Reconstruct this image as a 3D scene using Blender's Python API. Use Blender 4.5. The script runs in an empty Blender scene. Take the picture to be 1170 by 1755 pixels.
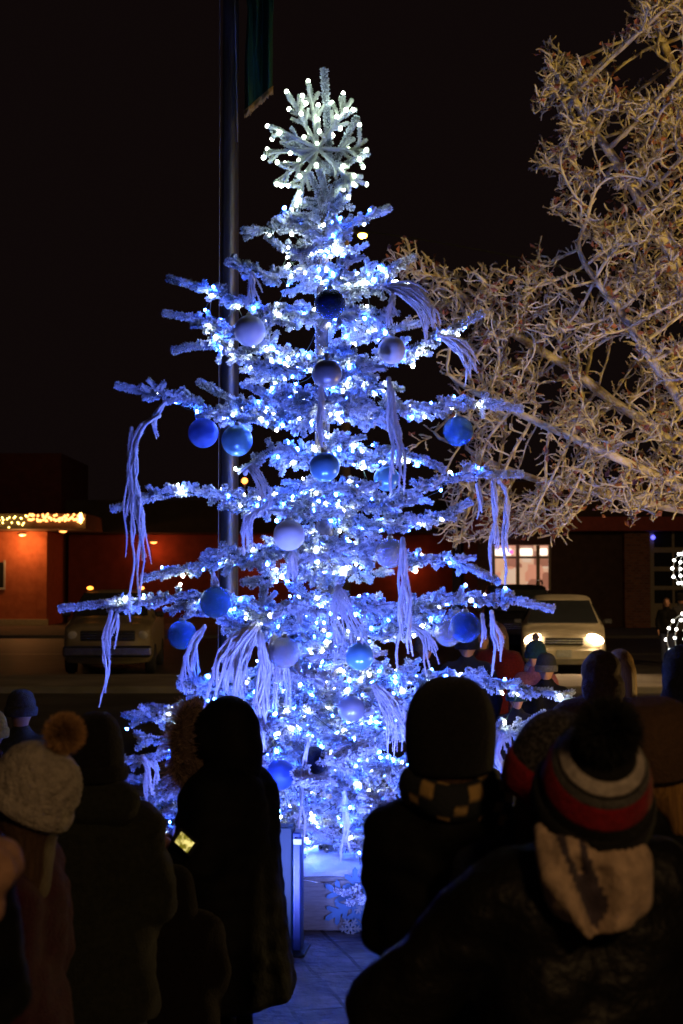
import bpy, math, random
import numpy as np
from mathutils import Vector, Matrix, noise
rng = np.random.default_rng(7); random.seed(7)
PI = math.pi
scn = bpy.context.scene; C = scn.collection
# ------------------------------------------------------------------ camera
F = 2600.0; H = 2.1; TH = math.atan(122.5/F)
cam_d = bpy.data.cameras.new('camera'); cam = bpy.data.objects.new('camera', cam_d); C.objects.link(cam)
cam.location = (0, 0, H); cam.rotation_euler = (PI/2+TH, 0, 0)
cam_d.sensor_fit = 'VERTICAL'; cam_d.sensor_height = 23.5; cam_d.sensor_width = 15.7
cam_d.lens = F/1755*23.5; cam_d.clip_end = 400
cam_d.dof.use_dof = True; cam_d.dof.focus_distance = 9.8; cam_d.dof.aperture_fstop = 2.5
scn.camera = cam
def at(px, py, Y):
    cx = (px-585)/F; cz = (877.5-py)/F
    y = math.cos(TH)-cz*math.sin(TH); z = math.sin(TH)+cz*math.cos(TH); t = Y/y
    return Vector((cx*t, Y, H+z*t))
def X(px, Y): return at(px, 1000, Y).x
def Z(py, Y): return at(585, py, Y).z
# ------------------------------------------------------------------ object helpers
def tag(o, label=None, cat=None, group=None, kind=None):
    if label: o['label'] = label
    if cat: o['category'] = cat
    if group: o['group'] = group
    if kind: o['kind'] = kind
    return o
def empty(name, loc=(0, 0, 0), rz=0):
    o = bpy.data.objects.new(name, None); C.objects.link(o); o.location = loc; o.rotation_euler = (0, 0, rz)
    o.empty_display_size = .1
    return o
def nrm(a): return a/np.maximum(np.linalg.norm(a, axis=-1, keepdims=True), 1e-9)
class MB:
    def __init__(s): s.V = []; s.T = []; s.Fq = []; s.Ft = []; s.Fn = []; s.n = 0
    def add(s, V, q=None, t=None, tip=0.0, n=None):
        V = np.asarray(V, float).reshape(-1, 3); s.V.append(V)
        s.T.append(np.broadcast_to(np.asarray(tip, float), (len(V),)).copy())
        if q is not None and len(q): s.Fq.append(np.asarray(q, np.int64).reshape(-1, 4)+s.n)
        if t is not None and len(t): s.Ft.append(np.asarray(t, np.int64).reshape(-1, 3)+s.n)
        if n: s.Fn += [[i+s.n for i in f] for f in n]
        s.n += len(V); return s
    def box(s, lo, hi, M=None):
        x0, y0, z0 = lo; x1, y1, z1 = hi
        V = np.array([(x0,y0,z0),(x1,y0,z0),(x1,y1,z0),(x0,y1,z0),(x0,y0,z1),(x1,y0,z1),(x1,y1,z1),(x0,y1,z1)], float)
        if M is not None: V = np.array([M @ Vector(v) for v in V])
        return s.add(V, [(0,3,2,1),(4,5,6,7),(0,1,5,4),(1,2,6,5),(2,3,7,6),(3,0,4,7)])
    def bbox(s, lo, hi, b=.01, M=None):
        """box with bevelled edges"""
        x0, y0, z0 = lo; x1, y1, z1 = hi; V = []; idx = {}
        for i, x in enumerate((x0, x1)):
            for j, y in enumerate((y0, y1)):
                for k, z in enumerate((z0, z1)):
                    sx, sy, sz = (b, -b)[i], (b, -b)[j], (b, -b)[k]
                    idx[i,j,k] = len(V)
                    V += [(x, y+sy, z+sz), (x+sx, y, z+sz), (x+sx, y+sy, z)]
        if M is not None: V = [M @ Vector(v) for v in V]
        g = idx; n = []
        for a in range(3):
            o = [c for c in range(3) if c != a]
            for e in (0, 1):
                cs = []
                for u, v in ((0,0),(1,0),(1,1),(0,1)):
                    k = [0,0,0]; k[a] = e; k[o[0]] = u; k[o[1]] = v; cs.append(g[tuple(k)]+a)
                flip = (e == 0) if a != 1 else (e == 1)
                n.append(cs[::-1] if flip else cs)
        for a in range(3):
            o = [c for c in range(3) if c != a]
            for u in (0,1):
                for v in (0,1):
                    k0 = [0,0,0]; k0[o[0]] = u; k0[o[1]] = v; k1 = list(k0); k1[a] = 1
                    A, B = g[tuple(k0)], g[tuple(k1)]
                    n.append([A+o[0], B+o[0], B+o[1], A+o[1]])
        for k in g.values(): n.append([k, k+1, k+2])
        return s.add(V, n=n)
    def prism(s, pts, axis, a, b):
        """closed 2-D outline extruded along an axis; the two other coordinates in order"""
        k = len(pts); V = []
        for d in (a, b):
            for u, v in pts:
                V.append((d,u,v) if axis == 0 else (u,d,v) if axis == 1 else (u,v,d))
        return s.add(V, [(i, (i+1) % k, k+(i+1) % k, k+i) for i in range(k)], n=[list(range(k)), list(range(2*k-1, k-1, -1))])
    def tubes(s, P, R, sides=6, tip=0.0, caps=True, jit=0.0):
        P = np.asarray(P, float); R = np.broadcast_to(np.asarray(R, float), P.shape[:2])
        m, n, _ = P.shape
        T = np.empty_like(P); T[:, 1:-1] = P[:, 2:]-P[:, :-2]; T[:, 0] = P[:, 1]-P[:, 0]; T[:, -1] = P[:, -1]-P[:, -2]
        T = nrm(T); D = nrm(P[:, -1]-P[:, 0]+1e-6)
        ref = np.where(np.abs(D[:, 2:3]) > .75, np.array([[1., .13, 0]]), np.array([[.07, .05, 1.]]))[:, None, :]
        N = nrm(np.cross(T, np.broadcast_to(ref, T.shape))); B = np.cross(T, N)
        a = np.arange(sides)*2*PI/sides
        Rj = R[:, :, None]*(1+jit*rng.uniform(-1, 1, (m, n, sides))) if jit else R[:, :, None]
        V = P[:, :, None]+Rj[..., None]*(np.cos(a)[None, None, :, None]*N[:, :, None]+np.sin(a)[None, None, :, None]*B[:, :, None])
        V = V.reshape(-1, 3)
        mi = np.arange(m)[:, None, None]*n*sides; ni = np.arange(n-1)[None, :, None]*sides; k = np.arange(sides)[None, None]; k2 = (k+1) % sides
        q = np.stack([mi+ni+k+0*mi, mi+ni+k2, mi+ni+sides+k2, mi+ni+sides+k], -1).reshape(-1, 4)
        tp = np.broadcast_to(np.asarray(tip, float), (m*n*sides,)) if np.ndim(tip) == 0 else tip
        nn = None
        if caps and m*sides < 60000:
            nn = []
            for i in range(m):
                b0 = i*n*sides; nn.append(list(range(b0+sides-1, b0-1, -1))); b1 = b0+(n-1)*sides; nn.append(list(range(b1, b1+sides)))
        return s.add(V, q, tip=tp, n=nn)
    def tube(s, pts, r, sides=8, **k):
        pts = np.array([tuple(p) for p in pts], float)[None]
        return s.tubes(pts, np.asarray(r, float)[None] if np.ndim(r) else r, sides, **k)
    def ball(s, c, r, seg=16, rings=10, M=None):
        r = (r, r, r) if np.ndim(r) == 0 else r
        V = [(0, 0, r[2])]; q = []; t = []
        for i in range(1, rings):
            th = PI*i/rings
            for j in range(seg):
                ph = 2*PI*j/seg; V.append((r[0]*math.sin(th)*math.cos(ph), r[1]*math.sin(th)*math.sin(ph), r[2]*math.cos(th)))
        V.append((0, 0, -r[2])); L = len(V)-1
        for j in range(seg):
            t.append((0, 1+j, 1+(j+1) % seg)); b = 1+(rings-2)*seg; t.append((b+(j+1) % seg, b+j, L))
            for i in range(rings-2):
                a = 1+i*seg; q.append((a+j, a+seg+j, a+seg+(j+1) % seg, a+(j+1) % seg))
        V = np.array(V)
        if M is not None: V = np.array([M @ Vector(v) for v in V])
        return s.add(V+np.array(tuple(c)), q, t)
    def lathe(s, prof, c=(0, 0, 0), seg=16, M=None):
        V = []; q = []
        for r, z in prof:
            for j in range(seg):
                a = 2*PI*j/seg; V.append((r*math.cos(a), r*math.sin(a), z))
        for i in range(len(prof)-1):
            for j in range(seg):
                j2 = (j+1) % seg; q.append((i*seg+j, i*seg+j2, (i+1)*seg+j2, (i+1)*seg+j))
        k = len(prof)
        if M is not None: V = [M @ Vector(v) for v in V]
        return s.add(np.array(V, float)+np.array(tuple(c)), q, n=[list(range(seg-1, -1, -1)), list(range((k-1)*seg, k*seg))])
    def needles(s, P, dens, ln, w, fwd=.55, tipw=1.0, wind=None, var=.3, back=.0):
        """short flat frosted needles standing all round polylines P (m,n,3)"""
        P = np.asarray(P, float); m, n, _ = P.shape
        seg = P[:, 1:]-P[:, :-1]; L = np.linalg.norm(seg, axis=2); tot = L.sum(1)
        cnt = np.maximum((tot*dens).astype(int), 3); idx = np.repeat(np.arange(m), cnt); K = len(idx)
        u = rng.uniform(0, 1, K)*tot[idx]; cum = np.concatenate([np.zeros((m, 1)), np.cumsum(L, 1)], 1)
        k = np.minimum((u[:, None] > cum[idx][:, 1:]).sum(1), n-2)
        f = (u-cum[idx, k])/np.maximum(L[idx, k], 1e-6)
        pos = P[idx, k]+f[:, None]*seg[idx, k]; T = nrm(seg[idx, k])
        rnd = rng.normal(size=(K, 3)); N = nrm(rnd-(rnd*T).sum(1, keepdims=True)*T)
        D = nrm(N+fwd*T+rng.normal(size=(K, 3))*.15); S = nrm(np.cross(D, rng.normal(size=(K, 3))))
        l = ln*(1+var*rng.uniform(-1, 1, K))[:, None]
        e = np.minimum(1, (tot[idx]-u)/.03+.55)[:, None]; l = l*e
        ww = w*(1+.4*rng.uniform(-1, 1, K))[:, None]
        b = pos-D*back; t = pos+D*l
        V = np.stack([b-S*ww*.3, b+S*ww*.3, t+S*ww*.5*tipw, t-S*ww*.5*tipw], 1).reshape(-1, 3)
        q = np.arange(K*4).reshape(-1, 4)
        return s.add(V, q, tip=np.tile([0, 0, 1, 1], K))
    def mesh(s, name, smooth=True):
        me = bpy.data.meshes.new(name); V = np.concatenate(s.V); T = np.concatenate(s.T)
        me.vertices.add(len(V)); me.vertices.foreach_set('co', V.ravel())
        q = np.concatenate(s.Fq) if s.Fq else np.zeros((0, 4), int); t = np.concatenate(s.Ft) if s.Ft else np.zeros((0, 3), int)
        ln = np.concatenate([np.full(len(q), 4), np.full(len(t), 3), np.array([len(f) for f in s.Fn], int)]).astype(int)
        lp = np.concatenate([q.ravel(), t.ravel(), np.array([i for f in s.Fn for i in f], int)]).astype(int)
        me.loops.add(len(lp)); me.loops.foreach_set('vertex_index', lp)
        me.polygons.add(len(ln)); st = np.concatenate([[0], np.cumsum(ln)[:-1]]); me.polygons.foreach_set('loop_start', st)
        me.polygons.foreach_set('use_smooth', np.full(len(ln), smooth))
        at_ = me.attributes.new('tip', 'FLOAT', 'POINT'); at_.data.foreach_set('value', T)
        me.update(calc_edges=True); return me
    def build(s, name, m, parent=None, smooth=True):
        me = s.mesh(name, smooth); me.materials.append(m)
        o = bpy.data.objects.new(name, me); C.objects.link(o); o.parent = parent
        return o
def obj(name, me, m=None, parent=None, loc=None, rot=None):
    if m is not None and not me.materials: me.materials.append(m)
    o = bpy.data.objects.new(name, me); C.objects.link(o); o.parent = parent
    if loc is not None: o.location = loc
    if rot is not None: o.rotation_euler = rot
    return o
# ------------------------------------------------------------------ materials
MATS = {}
def mat(name, col, rough=.7, metal=0, col2=None, scale=8, bump=0, bscale=None, det=6, emit=None, es=0, spec=.4, sheen=0, contrast=(.35, .65), stretch=None, trans=0):
    if name in MATS: return MATS[name]
    m = bpy.data.materials.new(name); m.use_nodes = True; nt = m.node_tree; N = nt.nodes; L = nt.links
    b = N['Principled BSDF']; b.inputs['Roughness'].default_value = rough; b.inputs['Metallic'].default_value = metal
    b.inputs['Specular IOR Level'].default_value = spec
    if sheen: b.inputs['Sheen Weight'].default_value = sheen; b.inputs['Sheen Roughness'].default_value = .5
    if trans: b.inputs['Transmission Weight'].default_value = trans
    tc = N.new('ShaderNodeTexCoord'); vec = tc.outputs['Object']
    if stretch:
        mp = N.new('ShaderNodeMapping'); mp.inputs['Scale'].default_value = stretch; L.new(vec, mp.inputs['Vector']); vec = mp.outputs['Vector']
    nz = N.new('ShaderNodeTexNoise'); nz.inputs['Scale'].default_value = scale; nz.inputs['Detail'].default_value = det; L.new(vec, nz.inputs['Vector'])
    cr = N.new('ShaderNodeValToRGB'); cr.color_ramp.elements[0].position, cr.color_ramp.elements[1].position = contrast
    c2 = col2 or tuple(c*.75 for c in col)
    cr.color_ramp.elements[0].color = (*c2, 1); cr.color_ramp.elements[1].color = (*col, 1)
    L.new(nz.outputs['Fac'], cr.inputs['Fac']); L.new(cr.outputs['Color'], b.inputs['Base Color'])
    if bump:
        bz = N.new('ShaderNodeTexNoise'); bz.inputs['Scale'].default_value = bscale or scale*3; bz.inputs['Detail'].default_value = 4; L.new(vec, bz.inputs['Vector'])
        bp = N.new('ShaderNodeBump'); bp.inputs['Strength'].default_value = bump; bp.inputs['Distance'].default_value = .02
        L.new(bz.outputs['Fac'], bp.inputs['Height']); L.new(bp.outputs['Normal'], b.inputs['Normal'])
    if emit: b.inputs['Emission Color'].default_value = (*emit, 1); b.inputs['Emission Strength'].default_value = es
    MATS[name] = m; return m
def frost_mat(name, core, frost, lo=.1, hi=.45, rough=.8, sub=0):
    """core colour at the needle base, hoar frost or flocking towards the needle tip"""
    m = mat(name, frost, rough, col2=tuple(c*.86 for c in frost), scale=30)
    nt = m.node_tree; N = nt.nodes; L = nt.links; b = N['Principled BSDF']
    src = b.inputs['Base Color'].links[0].from_socket
    a = N.new('ShaderNodeAttribute'); a.attribute_name = 'tip'
    tc = N.new('ShaderNodeTexCoord'); nz = N.new('ShaderNodeTexNoise'); nz.inputs['Scale'].default_value = 14; L.new(tc.outputs['Object'], nz.inputs['Vector'])
    ad = N.new('ShaderNodeMath'); ad.operation = 'MULTIPLY_ADD'; ad.inputs[1].default_value = .9; ad.inputs[2].default_value = -.45; L.new(nz.outputs['Fac'], ad.inputs[0])
    sm = N.new('ShaderNodeMath'); sm.operation = 'ADD'; L.new(a.outputs['Fac'], sm.inputs[0]); L.new(ad.outputs[0], sm.inputs[1])
    mr = N.new('ShaderNodeMapRange'); mr.inputs['From Min'].default_value = lo; mr.inputs['From Max'].default_value = hi; L.new(sm.outputs[0], mr.inputs['Value'])
    mx = N.new('ShaderNodeMix'); mx.data_type = 'RGBA'; mx.inputs[6].default_value = (*core, 1); L.new(mr.outputs['Result'], mx.inputs[0]); L.new(src, mx.inputs[7])
    L.new(mx.outputs[2], b.inputs['Base Color'])
    return m
def emis(name, col, s):
    m = bpy.data.materials.new(name); m.use_nodes = True; nt = m.node_tree
    b = nt.nodes['Principled BSDF']; b.inputs['Base Color'].default_value = (.6, .6, .6, 1)
    b.inputs['Emission Color'].default_value = (*col, 1); b.inputs['Emission Strength'].default_value = s
    return m
# ------------------------------------------------------------------ world and lamps
w = bpy.data.worlds.new('World'); scn.world = w; w.use_nodes = True; nt = w.node_tree
bg = nt.nodes['Background']
sky = nt.nodes.new('ShaderNodeTexSky'); sky.sky_type = 'NISHITA'; sky.sun_disc = False
sky.sun_elevation = math.radians(-6); sky.sun_rotation = math.radians(150)
mx = nt.nodes.new('ShaderNodeMix'); mx.data_type = 'RGBA'; mx.inputs[0].default_value = 1.0
mx.inputs[7].default_value = (.042, .023, .022, 1)      # light-polluted winter night cloud
nt.links.new(sky.outputs[0], mx.inputs[6]); nt.links.new(mx.outputs[2], bg.inputs['Color']); bg.inputs['Strength'].default_value = .1
def lamp(name, kind, loc, col, power, size=.1, target=None, cone=None, blend=.6):
    d = bpy.data.lights.new(name, kind); d.color = col; d.energy = power
    if kind in ('POINT', 'SPOT'): d.shadow_soft_size = size
    if kind == 'SUN': d.angle = math.radians(1)
    if cone: d.spot_size = math.radians(cone); d.spot_blend = blend
    o = bpy.data.objects.new(name, d); C.objects.link(o); o.location = loc
    if target is not None: o.rotation_euler = (Vector(target)-Vector(loc)).to_track_quat('-Z', 'Y').to_euler()
    return o
scn.view_settings.view_transform = 'Standard'; scn.view_settings.look = 'None'
scn.view_settings.exposure = 0; scn.view_settings.gamma = 1
scn.cycles.use_denoising = True; scn.cycles.max_bounces = 5; scn.cycles.diffuse_bounces = 3
scn.cycles.sample_clamp_indirect = 3; scn.cycles.use_light_tree = True
# ================================================================== THE DECORATED CONIFER
YT = 10.2                                     # depth of its trunk
M_needle = frost_mat('flocked_spruce', (.02, .04, .045), (.72, .79, .9), .0, .55)
M_bark = mat('spruce_bark', (.14, .12, .11), .9, col2=(.05, .04, .04), scale=18, bump=.5)
M_yarn = mat('frosted_yarn', (.85, .85, .9), .9, col2=(.66, .68, .76), scale=40, bump=.4, bscale=160)
TK = 3
base = at(556, 1500, YT)
con = tag(empty('spruce_tree', (base.x, YT, 0)), 'tall flocked spruce wrapped in blue and white lights, standing in the planter behind the crowd', 'tree')
O0 = np.array([base.x, YT, 0.])
def trunk_at(z):
    return np.array([base.x+.02*math.sin(z*1.3), YT, z])
ztop = Z(300, YT)
zs = np.linspace(.3, ztop, 26); tp = np.array([trunk_at(z)-O0 for z in zs])
mb = MB(); mb.tube(tp, np.interp(zs, [.3, ztop], [.085, .03]), 12, jit=.12); mb.build('trunk', M_bark, con)
def resample(pts, step):
    pts = np.asarray(pts, float)
    # Catmull-Rom, then even steps
    Q = np.vstack([2*pts[0]-pts[1], pts, 2*pts[-1]-pts[-2]]); out = []
    for i in range(1, len(Q)-2):
        for t in np.linspace(0, 1, 8, endpoint=False):
            a, b, c, d = Q[i-1:i+3]
            out.append(.5*((2*b)+(-a+c)*t+(2*a-5*b+4*c-d)*t*t+(-a+3*b-3*c+d)*t**3))
    out.append(pts[-1]); out = np.array(out)
    L = np.concatenate([[0], np.cumsum(np.linalg.norm(np.diff(out, axis=0), axis=1))])
    n = max(int(L[-1]/step), 4); s = np.linspace(0, L[-1], n+1)
    return np.stack([np.interp(s, L, out[:, k]) for k in range(3)], 1), L[-1]
def shoot(p, d, l, droop=0.):
    d = np.array(d)/np.linalg.norm(d); s = rng.normal(size=3)*.10
    u = np.linspace(0, 1, TK+1)[:, None]
    return p+d*l*u+(s+np.array([0, 0, -droop]))*l*u*u*.8
NB = [0]; REST = MB()
BR = []                                       # (resampled polyline, length, py level)
def branch(pts, py, dense=1.0, bare=.14, side=.22, node=None):
    P, L = resample(pts, .035); n = len(P)
    T = nrm(np.gradient(P, axis=0)); up = np.array([0, 0, 1.])
    S = nrm(np.cross(T, up)); U = np.cross(S, T)
    sh = []; s = .07*L; k = 0
    while s < L*(1-bare):
        f = s/L; i = min(int(f*(n-1)), n-2); p = P[i]
        sg = 1 if k % 2 else -1
        ll = side*(1.05-f*.8)*rng.uniform(.6, 1.25)*min(1, L/.8)+.05
        el = rng.uniform(-.45, .5)
        d = S[i]*sg*math.cos(el)+U[i]*math.sin(el)+T[i]*rng.uniform(.5, 1.0)
        q = shoot(p, d, ll, rng.uniform(-.1, .3)); sh.append(q)
        if ll > .12:
            for j in range(int(ll/.085)):
                fr = (j+1)/(1+int(ll/.085)); b = q[0]*(1-fr)+q[-1]*fr; dd = nrm(q[-1]-q[0]); ss = nrm(np.cross(dd, up))
                for sg2 in (-1, 1):
                    if rng.random() < .8:
                        sh.append(shoot(b, dd*.8+ss*sg2*rng.uniform(.6, 1.1)+up*rng.uniform(-.6, .5), rng.uniform(.065, .12), .05))
        if rng.random() < .5:                 # short shoots above and below
            sh.append(shoot(p, U[i]*rng.choice([-1, 1], p=[.4, .6])+T[i]*rng.uniform(.2, .8)+S[i]*rng.uniform(-.5, .5), rng.uniform(.05, .10)))
        s += rng.uniform(.035, .065)/dense; k += 1
    for sg in (-1, 1):                        # the pair below the leader
        i = int((n-1)*(1-bare)); sh.append(shoot(P[i], S[i]*sg*.8+T[i]+U[i]*rng.uniform(-.3, .3), rng.uniform(.09, .17)))
    mb = MB(); idx = np.linspace(0, n-1, max(6, n//2)).astype(int)
    pm = P[idx]-O0
    mb.tube(pm, np.linspace(.016, .010, len(pm)), 6, tip=.0)
    sh = np.array(sh)-O0
    mb.tubes(sh, np.linspace(.015, .0175, TK+1)[None], 6, tip=.32, caps=False, jit=.25)
    mb.needles(sh, 900, .025, .0062, fwd=.6, tipw=1.2)
    mb.needles(pm[None], 900, .029, .006, fwd=.5, tipw=1.2)
    ld = (P[int((n-1)*(1-bare)):]-O0)
    mb.tube(ld, np.linspace(.02, .024, len(ld)), 8, tip=.3, jit=.2); mb.needles(ld[None], 2200, .030, .006, fwd=.5, tipw=1.2)
    NB[0] += 1
    if NB[0] <= 98: mb.build('branch', M_needle, con, smooth=False)
    else:
        for q_ in range(len(mb.V)): pass
        mm_ = mb; off_ = REST.n
        REST.V += mm_.V; REST.T += mm_.T; REST.Fq += [f+off_ for f in mm_.Fq]; REST.Ft += [f+off_ for f in mm_.Ft]; REST.Fn += [[i+off_ for i in f] for f in mm_.Fn]; REST.n += mm_.n
    BR.append((P, L, py, sh+O0))
def lat(pts, tip_dy=0.0, **k):
    """a branch drawn by points of the picture, from the trunk outwards; tip_dy moves its tip nearer (-) or farther (+)"""
    n = len(pts); q = []
    for i, (x, y) in enumerate(pts): q.append(np.array(at(x, y, YT+tip_dy*i/(n-1))))
    q[0] = trunk_at(q[0][2])
    if pts[-1][1] < 1050: q.append(q[-1]+(q[-1]-q[-2])*.10); k['bare'] = max(k.get('bare', 0), .2)
    branch(q, pts[-1][1], **k)
lat([(556,400),(500,385),(460,395),(418,395)], -.05, side=.14); lat([(560,395),(600,385),(630,372),(665,357)], .0, side=.13)
lat([(556,480),(500,470),(450,470),(392,450)], -.15, side=.18); lat([(556,530),(470,535),(400,515),(350,495),(292,478)], .1, bare=.2, side=.16)
lat([(556,490),(600,480),(640,470),(705,443)], .1, side=.15, bare=.24); lat([(556,510),(620,492),(680,497),(722,520)], -.2, side=.13)
lat([(556,630),(470,598),(400,570),(345,550),(285,537)], -.1, side=.19); lat([(556,690),(470,650),(400,605),(350,592),(300,600)], -.25, side=.18)
lat([(556,640),(640,625),(700,600),(760,572),(822,540)], -.1, side=.17, bare=.16); lat([(556,590),(620,580),(680,560),(715,555)], .2, side=.15)
lat([(556,660),(620,660),(660,665),(690,705)], -.3, side=.16)
lat([(556,715),(450,718),(370,705),(300,685),(207,662)], -.1, side=.2); lat([(556,720),(480,710),(410,690),(345,657)], .2, side=.18)
lat([(556,715),(640,705),(730,700),(810,692),(888,700)], -.1, side=.17); lat([(556,775),(500,770),(460,775),(435,800)], -.4, side=.16)
lat([(556,790),(640,785),(700,780),(755,802)], -.2, side=.18)
lat([(556,880),(460,862),(380,850),(300,845),(200,870)], -.1, side=.2); lat([(556,850),(640,862),(730,838),(800,815),(888,813)], -.1, side=.2, bare=.16)
lat([(556,905),(640,895),(730,895),(800,862)], -.25, side=.2, bare=.1)
lat([(556,945),(470,945),(400,958),(330,970),(250,990)], .0, side=.17); lat([(556,990),(500,985),(460,990),(418,998)], -.3, side=.13)
lat([(556,950),(650,955),(730,955),(790,965),(850,995)], -.1, side=.17)
lat([(556,1060),(460,1045),(350,1028),(230,1030),(112,1042)], -.1, side=.2); lat([(556,1030),(660,1040),(760,1030),(850,1025),(940,1042)], -.15, side=.23, bare=.1)
lat([(556,1110),(500,1080),(450,1070),(452,1010)], -.4, side=.15); lat([(556,1110),(640,1085),(720,1075),(800,1060)], -.1, side=.2)
lat([(556,1110),(480,1080),(430,1075),(395,1095)], -.5, side=.2); 
lat([(556,1180),(660,1165),(780,1163),(880,1175),(985,1202)], -.1, side=.22, bare=.08); lat([(556,1225),(680,1210),(800,1235),(875,1250),(935,1222)], -.1, side=.2)
lat([(556,1210),(450,1195),(370,1190),(305,1175)], -.1, side=.2); lat([(556,1260),(430,1240),(320,1235),(218,1225)], -.2, side=.26, bare=.06)
lat([(556,1330),(430,1300),(320,1290),(212,1305)], -.3, side=.28, bare=.05); lat([(556,1380),(430,1370),(320,1350),(225,1335)], -.2, side=.28, bare=.05)
lat([(556,1290),(430,1265),(330,1262),(240,1270)], -.45, side=.28, bare=.05); lat([(556,1345),(430,1330),(330,1322),(250,1385)], -.5, side=.28, bare=.05); lat([(556,1300),(430,1250),(330,1225),(262,1212)], .1, side=.28, bare=.05); lat([(556,1440),(430,1440),(350,1440),(290,1440)], -.3, side=.28, bare=.05)
lat([(556,1430),(430,1430),(360,1400),(285,1395)], -.3, side=.26, bare=.05); lat([(556,1330),(680,1310),(790,1300),(860,1310)], -.2, side=.26, bare=.05)
lat([(556,1430),(660,1420),(760,1400),(830,1400)], -.2, side=.26, bare=.05)
tiers = [(430,95,4),(492,150,4),(560,170,4),(625,190,5),(700,220,6),(768,140,4),(850,240,6),(890,160,3),(945,230,4),(990,150,3),(1045,270,6),(1095,200,4),(1150,300,5),(1190,320,5),(1235,330,7),(1285,335,7),(1335,335,7),(1385,330,7),(1435,320,6),(1475,300,7)]
random.shuffle(tiers)
pool_az = 0.
for py, w_, k in tiers:
    for j in range(k):
        # azimuths: mostly towards and away from the viewer, the sides are drawn above
        az = pool_az+j*(2*PI/k)+rng.uniform(-.3, .3)
        if k-j <= 1: az = -PI/2+rng.uniform(-.5, .5)
        L = w_/F*YT*rng.uniform(.75, 1.05)*(.95 if math.sin(az) < 0 else .85)
        z0 = Z(py, YT)+rng.uniform(-.05, .05); b = trunk_at(z0); d = np.array([math.cos(az), math.sin(az), 0])
        dr = rng.uniform(-.02, .16)*L if py > 520 else -.12*L
        branch([b, b+d*L*.35+np.array([0, 0, .03-dr*.2]), b+d*L*.7+np.array([0, 0, -dr*.55]), b+d*L+np.array([0, 0, -dr+.04])], py, side=.2 if py > 500 else .14, bare=.09)
    pool_az += 1.1
tag(REST.build('inner_branches', M_needle, con, smooth=False), kind='stuff')
# the crown: leader and its ring of upright shoots
mb = MB(); cr = []
for x0, y0, x1, y1, dy, r in [(566,296,555,118,-.03,1.15),(566,300,612,200,-.1,1),(560,290,465,222,-.12,1),(562,300,500,256,-.22,.9),(570,300,632,262,-.22,.9),(572,318,602,312,-.3,.9),
                              (556,368,530,296,-.28,1),(566,366,546,290,-.34,1),(560,380,500,372,-.2,.95),(560,372,598,340,-.15,.9),(560,362,520,345,.15,.9),(566,352,590,305,.1,.9),(560,385,478,398,-.25,.9),(560,390,600,410,-.3,.9)]:
    dy = dy*.45+.03; a = np.array(at(x0, y0, YT)); b = np.array(at(x1, y1, YT+dy)); P = np.stack([a+(b-a)*u+np.array([0, 0, .02*math.sin(PI*u)]) for u in np.linspace(0, 1, 6)])-O0
    mb.tube(P, np.linspace(.017, .020, 6)*r, 8, tip=.25); mb.needles(P[None], 2600, .026*r, .006, fwd=.5, tipw=1.1)
top = [shoot(trunk_at(Z(rng.uniform(335, 440), YT)), (rng.normal(), rng.normal(), rng.uniform(-.3, .7)), rng.uniform(.1, .22)) for _ in range(60)]
top = np.array(top)-O0; mb.tubes(top, .012, 5, tip=.15, caps=False); mb.needles(top, 1200, .026, .006)
tr = tp[8:]; mb.needles(tr[None], 500, .05, .008)
mb.build('crown_shoots', M_needle, con, smooth=False)
# ------------------------------------------------------------------ light strings
M_wl = emis('white_led', (.90, .98, .90), 84); M_bl = emis('blue_led', (.03, .11, 1), 400)
M_wire = mat('green_wire', (.02, .05, .03), .5)
def bulb_mesh(r, m):
    b = MB(); b.lathe([(r*.25, -r*1.3), (r*.8, -r*.9), (r, 0), (r*.8, r*.8), (r*.3, r*1.25)], seg=7); me = b.mesh('bulb'); me.materials.append(m); return me
bw = bulb_mesh(.0088, M_wl); bb = bulb_mesh(.0088, M_bl)
bands = [(0,560,'the top branches'),(560,650,'the second row of branches from the top'),(650,745,'branches level with the two hanging left blue balls'),(745,830,'branches behind the middle tassel'),
         (830,925,'branches level with the long left tassel'),(925,1000,'branches above the parked van'),(1000,1070,'the widest branches'),(1070,1160,'branches above the man in the checked scarf'),
         (1160,1250,'branches behind the hooded parka'),(1250,1330,'branches above the dark navy ball'),(1330,1400,'the low branches over the planter'),(1400,1600,'the lowest branches resting over the planter')]
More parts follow.
